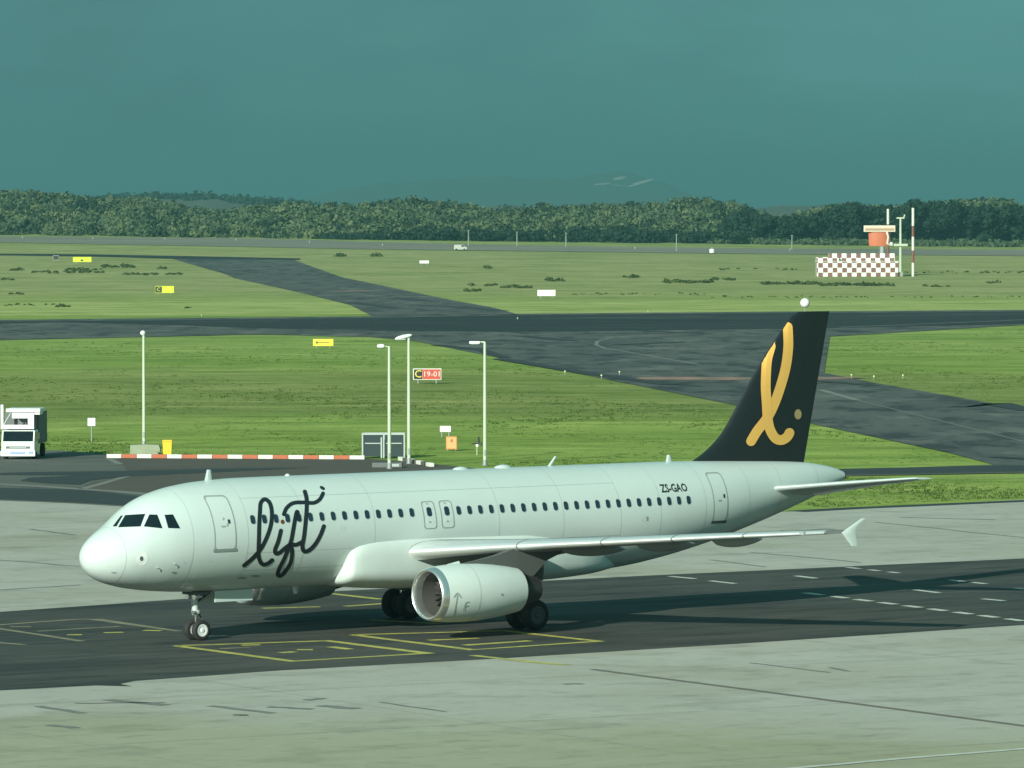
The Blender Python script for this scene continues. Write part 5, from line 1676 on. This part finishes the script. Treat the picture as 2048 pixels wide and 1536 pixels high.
# low dark shrubs in the far field
M_SHRUB = leafmat('field_shrub_green', (0.045, 0.068, 0.020), (0.062, 0.085, 0.028))
Cs, Rs = [], []
def shrub_row(x0, x1, y, n, r, jy=1.5):
    for k in range(n):
        px = g.uniform(x0, x1); py = y + g.uniform(-jy, jy)
        q = gp(px, py)
        rr = r * g.uniform(0.5, 1.2)
        Cs.append((q.x, q.y, q.z + rr * 0.15)); Rs.append(rr)
for a in ((60, 215, 545, 40, 0.8), (130, 205, 540, 24, 0.8), (245, 370, 549, 34, 0.7), (205, 270, 534, 26, 1.0), (310, 330, 537, 8, 0.8), (20, 45, 540, 8, 0.9), (0, 25, 560, 8, 0.7), (20, 48, 588, 10, 0.5), (112, 140, 613, 10, 0.4), (370, 382, 616, 5, 0.4),
          (930, 960, 582, 10, 0.7), (1000, 1060, 575, 18, 0.9), (940, 990, 571, 10, 0.7), (1320, 1420, 565, 26, 1.0), (1420, 1470, 560, 12, 0.9), (1520, 1640, 568, 40, 0.9), (1640, 1790, 571, 40, 1.0), (1850, 1910, 573, 10, 0.7), (1970, 2000, 566, 6, 0.8), (1250, 1275, 555, 8, 1.0), (965, 980, 536, 5, 1.0),
          (670, 690, 512, 8, 1.2), (745, 760, 512, 6, 1.2), (1090, 1130, 561, 12, 0.9), (1140, 1420, 588, 30, 0.3), (1420, 2048, 594, 50, 0.3), (0, 130, 610, 18, 0.35), (1800, 2048, 545, 24, 0.6), (1420, 1600, 539, 12, 0.6)):
    shrub_row(*a)
stuff_mesh('field_shrubs', leaf_cards(np.array(Cs), np.array(Rs), 30, 0.34, 0.55, 52), 4, M_SHRUB)

# grass tufts
def inside(poly, x, y):
    c = False
    j = len(poly) - 1
    for i in range(len(poly)):
        xi, yi = poly[i]; xj, yj = poly[j]
        if (yi > y) != (yj > y) and x < (xj - xi) * (y - yi) / (yj - yi) + xi:
            c = not c
        j = i
    return c
GRASS_POLYS = [
    ([(-30, 690), (0, 686), (520, 675), (740, 680), (830, 688), (1000, 722), (1250, 772), (1480, 818), (1640, 858), (1880, 906), (1940, 922), (1480, 938), (980, 932), (866, 922), (740, 911), (215, 908), (-30, 900)], 7000),
    ([(1660, 680), (2060, 656), (2060, 812), (1750, 761), (1655, 742)], 1000),
    ([(1690, 955), (2060, 950), (2060, 994), (1720, 1010), (1610, 1014)], 900)]
base, hts = [], []
for poly, n in GRASS_POLYS:
    xa, xb = min(p[0] for p in poly), max(p[0] for p in poly); ya, yb = min(p[1] for p in poly), max(p[1] for p in poly)
    k = 0
    while k < n:
        px, py = g.uniform(xa, xb), g.uniform(ya, yb)
        if not inside(poly, px, py):
            continue
        k += 1
        q = gp(px, py)
        cl = math.sin(q.x * 0.31 + math.sin(q.y * 0.08) * 2) + math.sin(q.y * 0.045 + q.x * 0.06)
        base.append(q); hts.append(min(0.11, max(0.03, (0.055 + 0.045 * cl) * g.uniform(0.6, 1.5))) * (1.0 if q.y < 900 else 1.5))
base = np.array([(b.x, b.y, b.z - 0.03) for b in base]); hts = np.array(hts)
nb_ = 7
k = len(base)
ang = g.uniform(0, 2 * np.pi, (k, nb_)); rr = g.uniform(0.0, 1.0, (k, nb_)) * hts[:, None] * 3.5
bx_ = base[:, None, :] + np.stack([np.cos(ang) * rr, np.sin(ang) * rr, np.zeros_like(rr)], 2)
wdir = g.uniform(0, 2 * np.pi, (k, nb_)); wv = np.stack([np.cos(wdir), np.sin(wdir), np.zeros_like(rr)], 2) * (hts[:, None, None] * 0.6)
tipv = bx_ + np.stack([g.normal(size=(k, nb_)) * hts[:, None] * 0.35, g.normal(size=(k, nb_)) * hts[:, None] * 0.35, hts[:, None] * g.uniform(0.6, 1.15, (k, nb_))], 2)
T = np.stack([bx_ - wv, bx_ + wv, tipv], 2).reshape(-1, 3, 3)
sel = g.uniform(size=len(T))
M_T1 = leafmat('grass_tuft_fresh', (0.088, 0.130, 0.028), (0.110, 0.150, 0.038))
M_T2 = leafmat('grass_tuft_dark', (0.040, 0.072, 0.015), (0.060, 0.095, 0.022))
M_T3 = leafmat('grass_tuft_dry', (0.140, 0.140, 0.055), (0.110, 0.120, 0.042))
stuff_mesh('grass_tufts', T[sel < 0.45], 3, M_T1)
stuff_mesh('grass_tufts_dark', T[(sel >= 0.45) & (sel < 0.92)], 3, M_T2)
stuff_mesh('grass_tufts_dry', T[sel >= 0.92], 3, M_T3)

# ================================================================== distance
M_HILL = mat('far_hill_scrub', (0.055, 0.075, 0.050), 0.95, noise=(0.004, 0.8), c2=(0.09, 0.10, 0.07))
def hill(name, y, px0, px1, prof, depth):
    """a long ridge with a real back slope; prof(px) gives its skyline row"""
    nx, ny = 120, 10
    v, f = [], []
    for j in range(ny + 1):
        t = j / ny
        yy = y - depth / 2 + depth * t
        for i in range(nx + 1):
            px = px0 + (px1 - px0) * i / nx
            x = (px - 1024) / F * yy
            top = CAMH + (442 - prof(px)) * y / F
            z = (top + 15) * math.sin(math.pi * t) ** 0.8 - 15 + 0.04 * top * math.sin(i * 1.7 + j * 2.3) * math.sin(math.pi * t)
            v.append((x, yy, z))
    for j in range(ny):
        for i in range(nx):
            a = j * (nx + 1) + i
            f.append((a, a + 1, a + nx + 2, a + nx + 1))
    mb = MB(); mb.add(v, f)
    o = mb.build(name, M_HILL, smooth=True, angle=80); up(o); struct(o)
    return o
hill('distant_hill', 18000, -900, 1750, lambda px: 438 - 82 / (1 + math.exp(-(px - 620) / 75.0)) / (1 + math.exp((px - 1400) / 45.0)) - 12 * math.exp(-((px - 1240) / 60.0) ** 2) - 2 * math.sin(px / 47.0) - 1.5 * math.sin(px / 19.0), 3000)
hill('middle_ridge', 5200, -700, 2700, lambda px: 414 - 20 * math.exp(-((px - 330) / 170.0) ** 2) - 6 * math.exp(-((px - 1180) / 60.0) ** 2) - 2.5 * math.sin(px / 31.0) - 1.5 * math.sin(px / 13.0) , 900)
# belt of trees on the middle ridge
n = 260
px_ = g.uniform(150, 620, n)
C = np.array([((p_ - 1024) / F * 5200, 5200 + g.uniform(-60, 60), CAMH + (442 - (412 - 16 * math.exp(-((p_ - 330) / 170.0) ** 2))) * 5200 / F + g.uniform(-3, 3)) for p_ in px_])
R = g.uniform(3, 7, n)
stuff_mesh('far_tree_belt', leaf_cards(C, R, 40, 0.3, 0.8, 91), 4, M_SCR[2])
# pale slivers on the distant hill, its sunlit rock crest put into their colour
def sliver(px0, py0, px1, py1, th, yq):
    mb = MB()
    a = Vector((0, 0, CAMH)) + ray(px0, py0) * yq; b = Vector((0, 0, CAMH)) + ray(px1, py1) * yq
    k = yq / F
    ring = []
    for t in np.linspace(0, 1, 7):
        q = a.lerp(b, t)
        hgt = th * k * (0.35 + 0.65 * math.sin(math.pi * (0.15 + 0.8 * t)))
        ring.append([Vector((q.x, q.y, q.z - hgt / 2)), Vector((q.x, q.y + 60, q.z + hgt / 2)), Vector((q.x, q.y + 160, q.z + hgt / 2)), Vector((q.x, q.y + 160, q.z - hgt / 2))])
    mb.loft(ring)
    return mb
M_ROCK = mat('pale_sunlit_rock', (0.50, 0.49, 0.45), 0.9, noise=(0.02, 0.8), c2=(0.30, 0.30, 0.27))
qh = empty('sunlit_crest_streaks', gp(1250, 500) * 0 + Vector(((1250 - 1024) / F * 16250, 16250, -1))); tag(qh, 'faint pale streaks standing for the sunlit rock crest of the distant hill', 'hill crest')
for a in ((1255, 373, 1306, 358, 6, 16200), (1228, 358, 1252, 354, 6, 16200), (1190, 369, 1222, 366, 4, 16200), (1222, 369, 1256, 372, 2.5, 16200)):
    o = sliver(*a).build('rock_face', M_ROCK); o.parent = qh; o.matrix_parent_inverse = Matrix.Translation(-qh.location)

# the damp air under the cloud
hz = MB(); hz.box(-9000, 9000, -900, 21000, -20, 230)
haze = hz.build('haze', None)
haze['kind'] = 'stuff'
hm_ = bpy.data.materials.new('haze_air'); hm_.use_nodes = True
t_ = hm_.node_tree
for n_ in list(t_.nodes):
    t_.nodes.remove(n_)
ho = t_.nodes.new('ShaderNodeOutputMaterial'); pv = t_.nodes.new('ShaderNodeVolumePrincipled')
pv.inputs['Color'].default_value = (0.30, 0.66, 0.68, 1)
pv.inputs['Density'].default_value = 0.00012
pv.inputs['Anisotropy'].default_value = 0.35
t_.links.new(pv.outputs[0], ho.inputs['Volume'])
haze.data.materials.append(hm_)
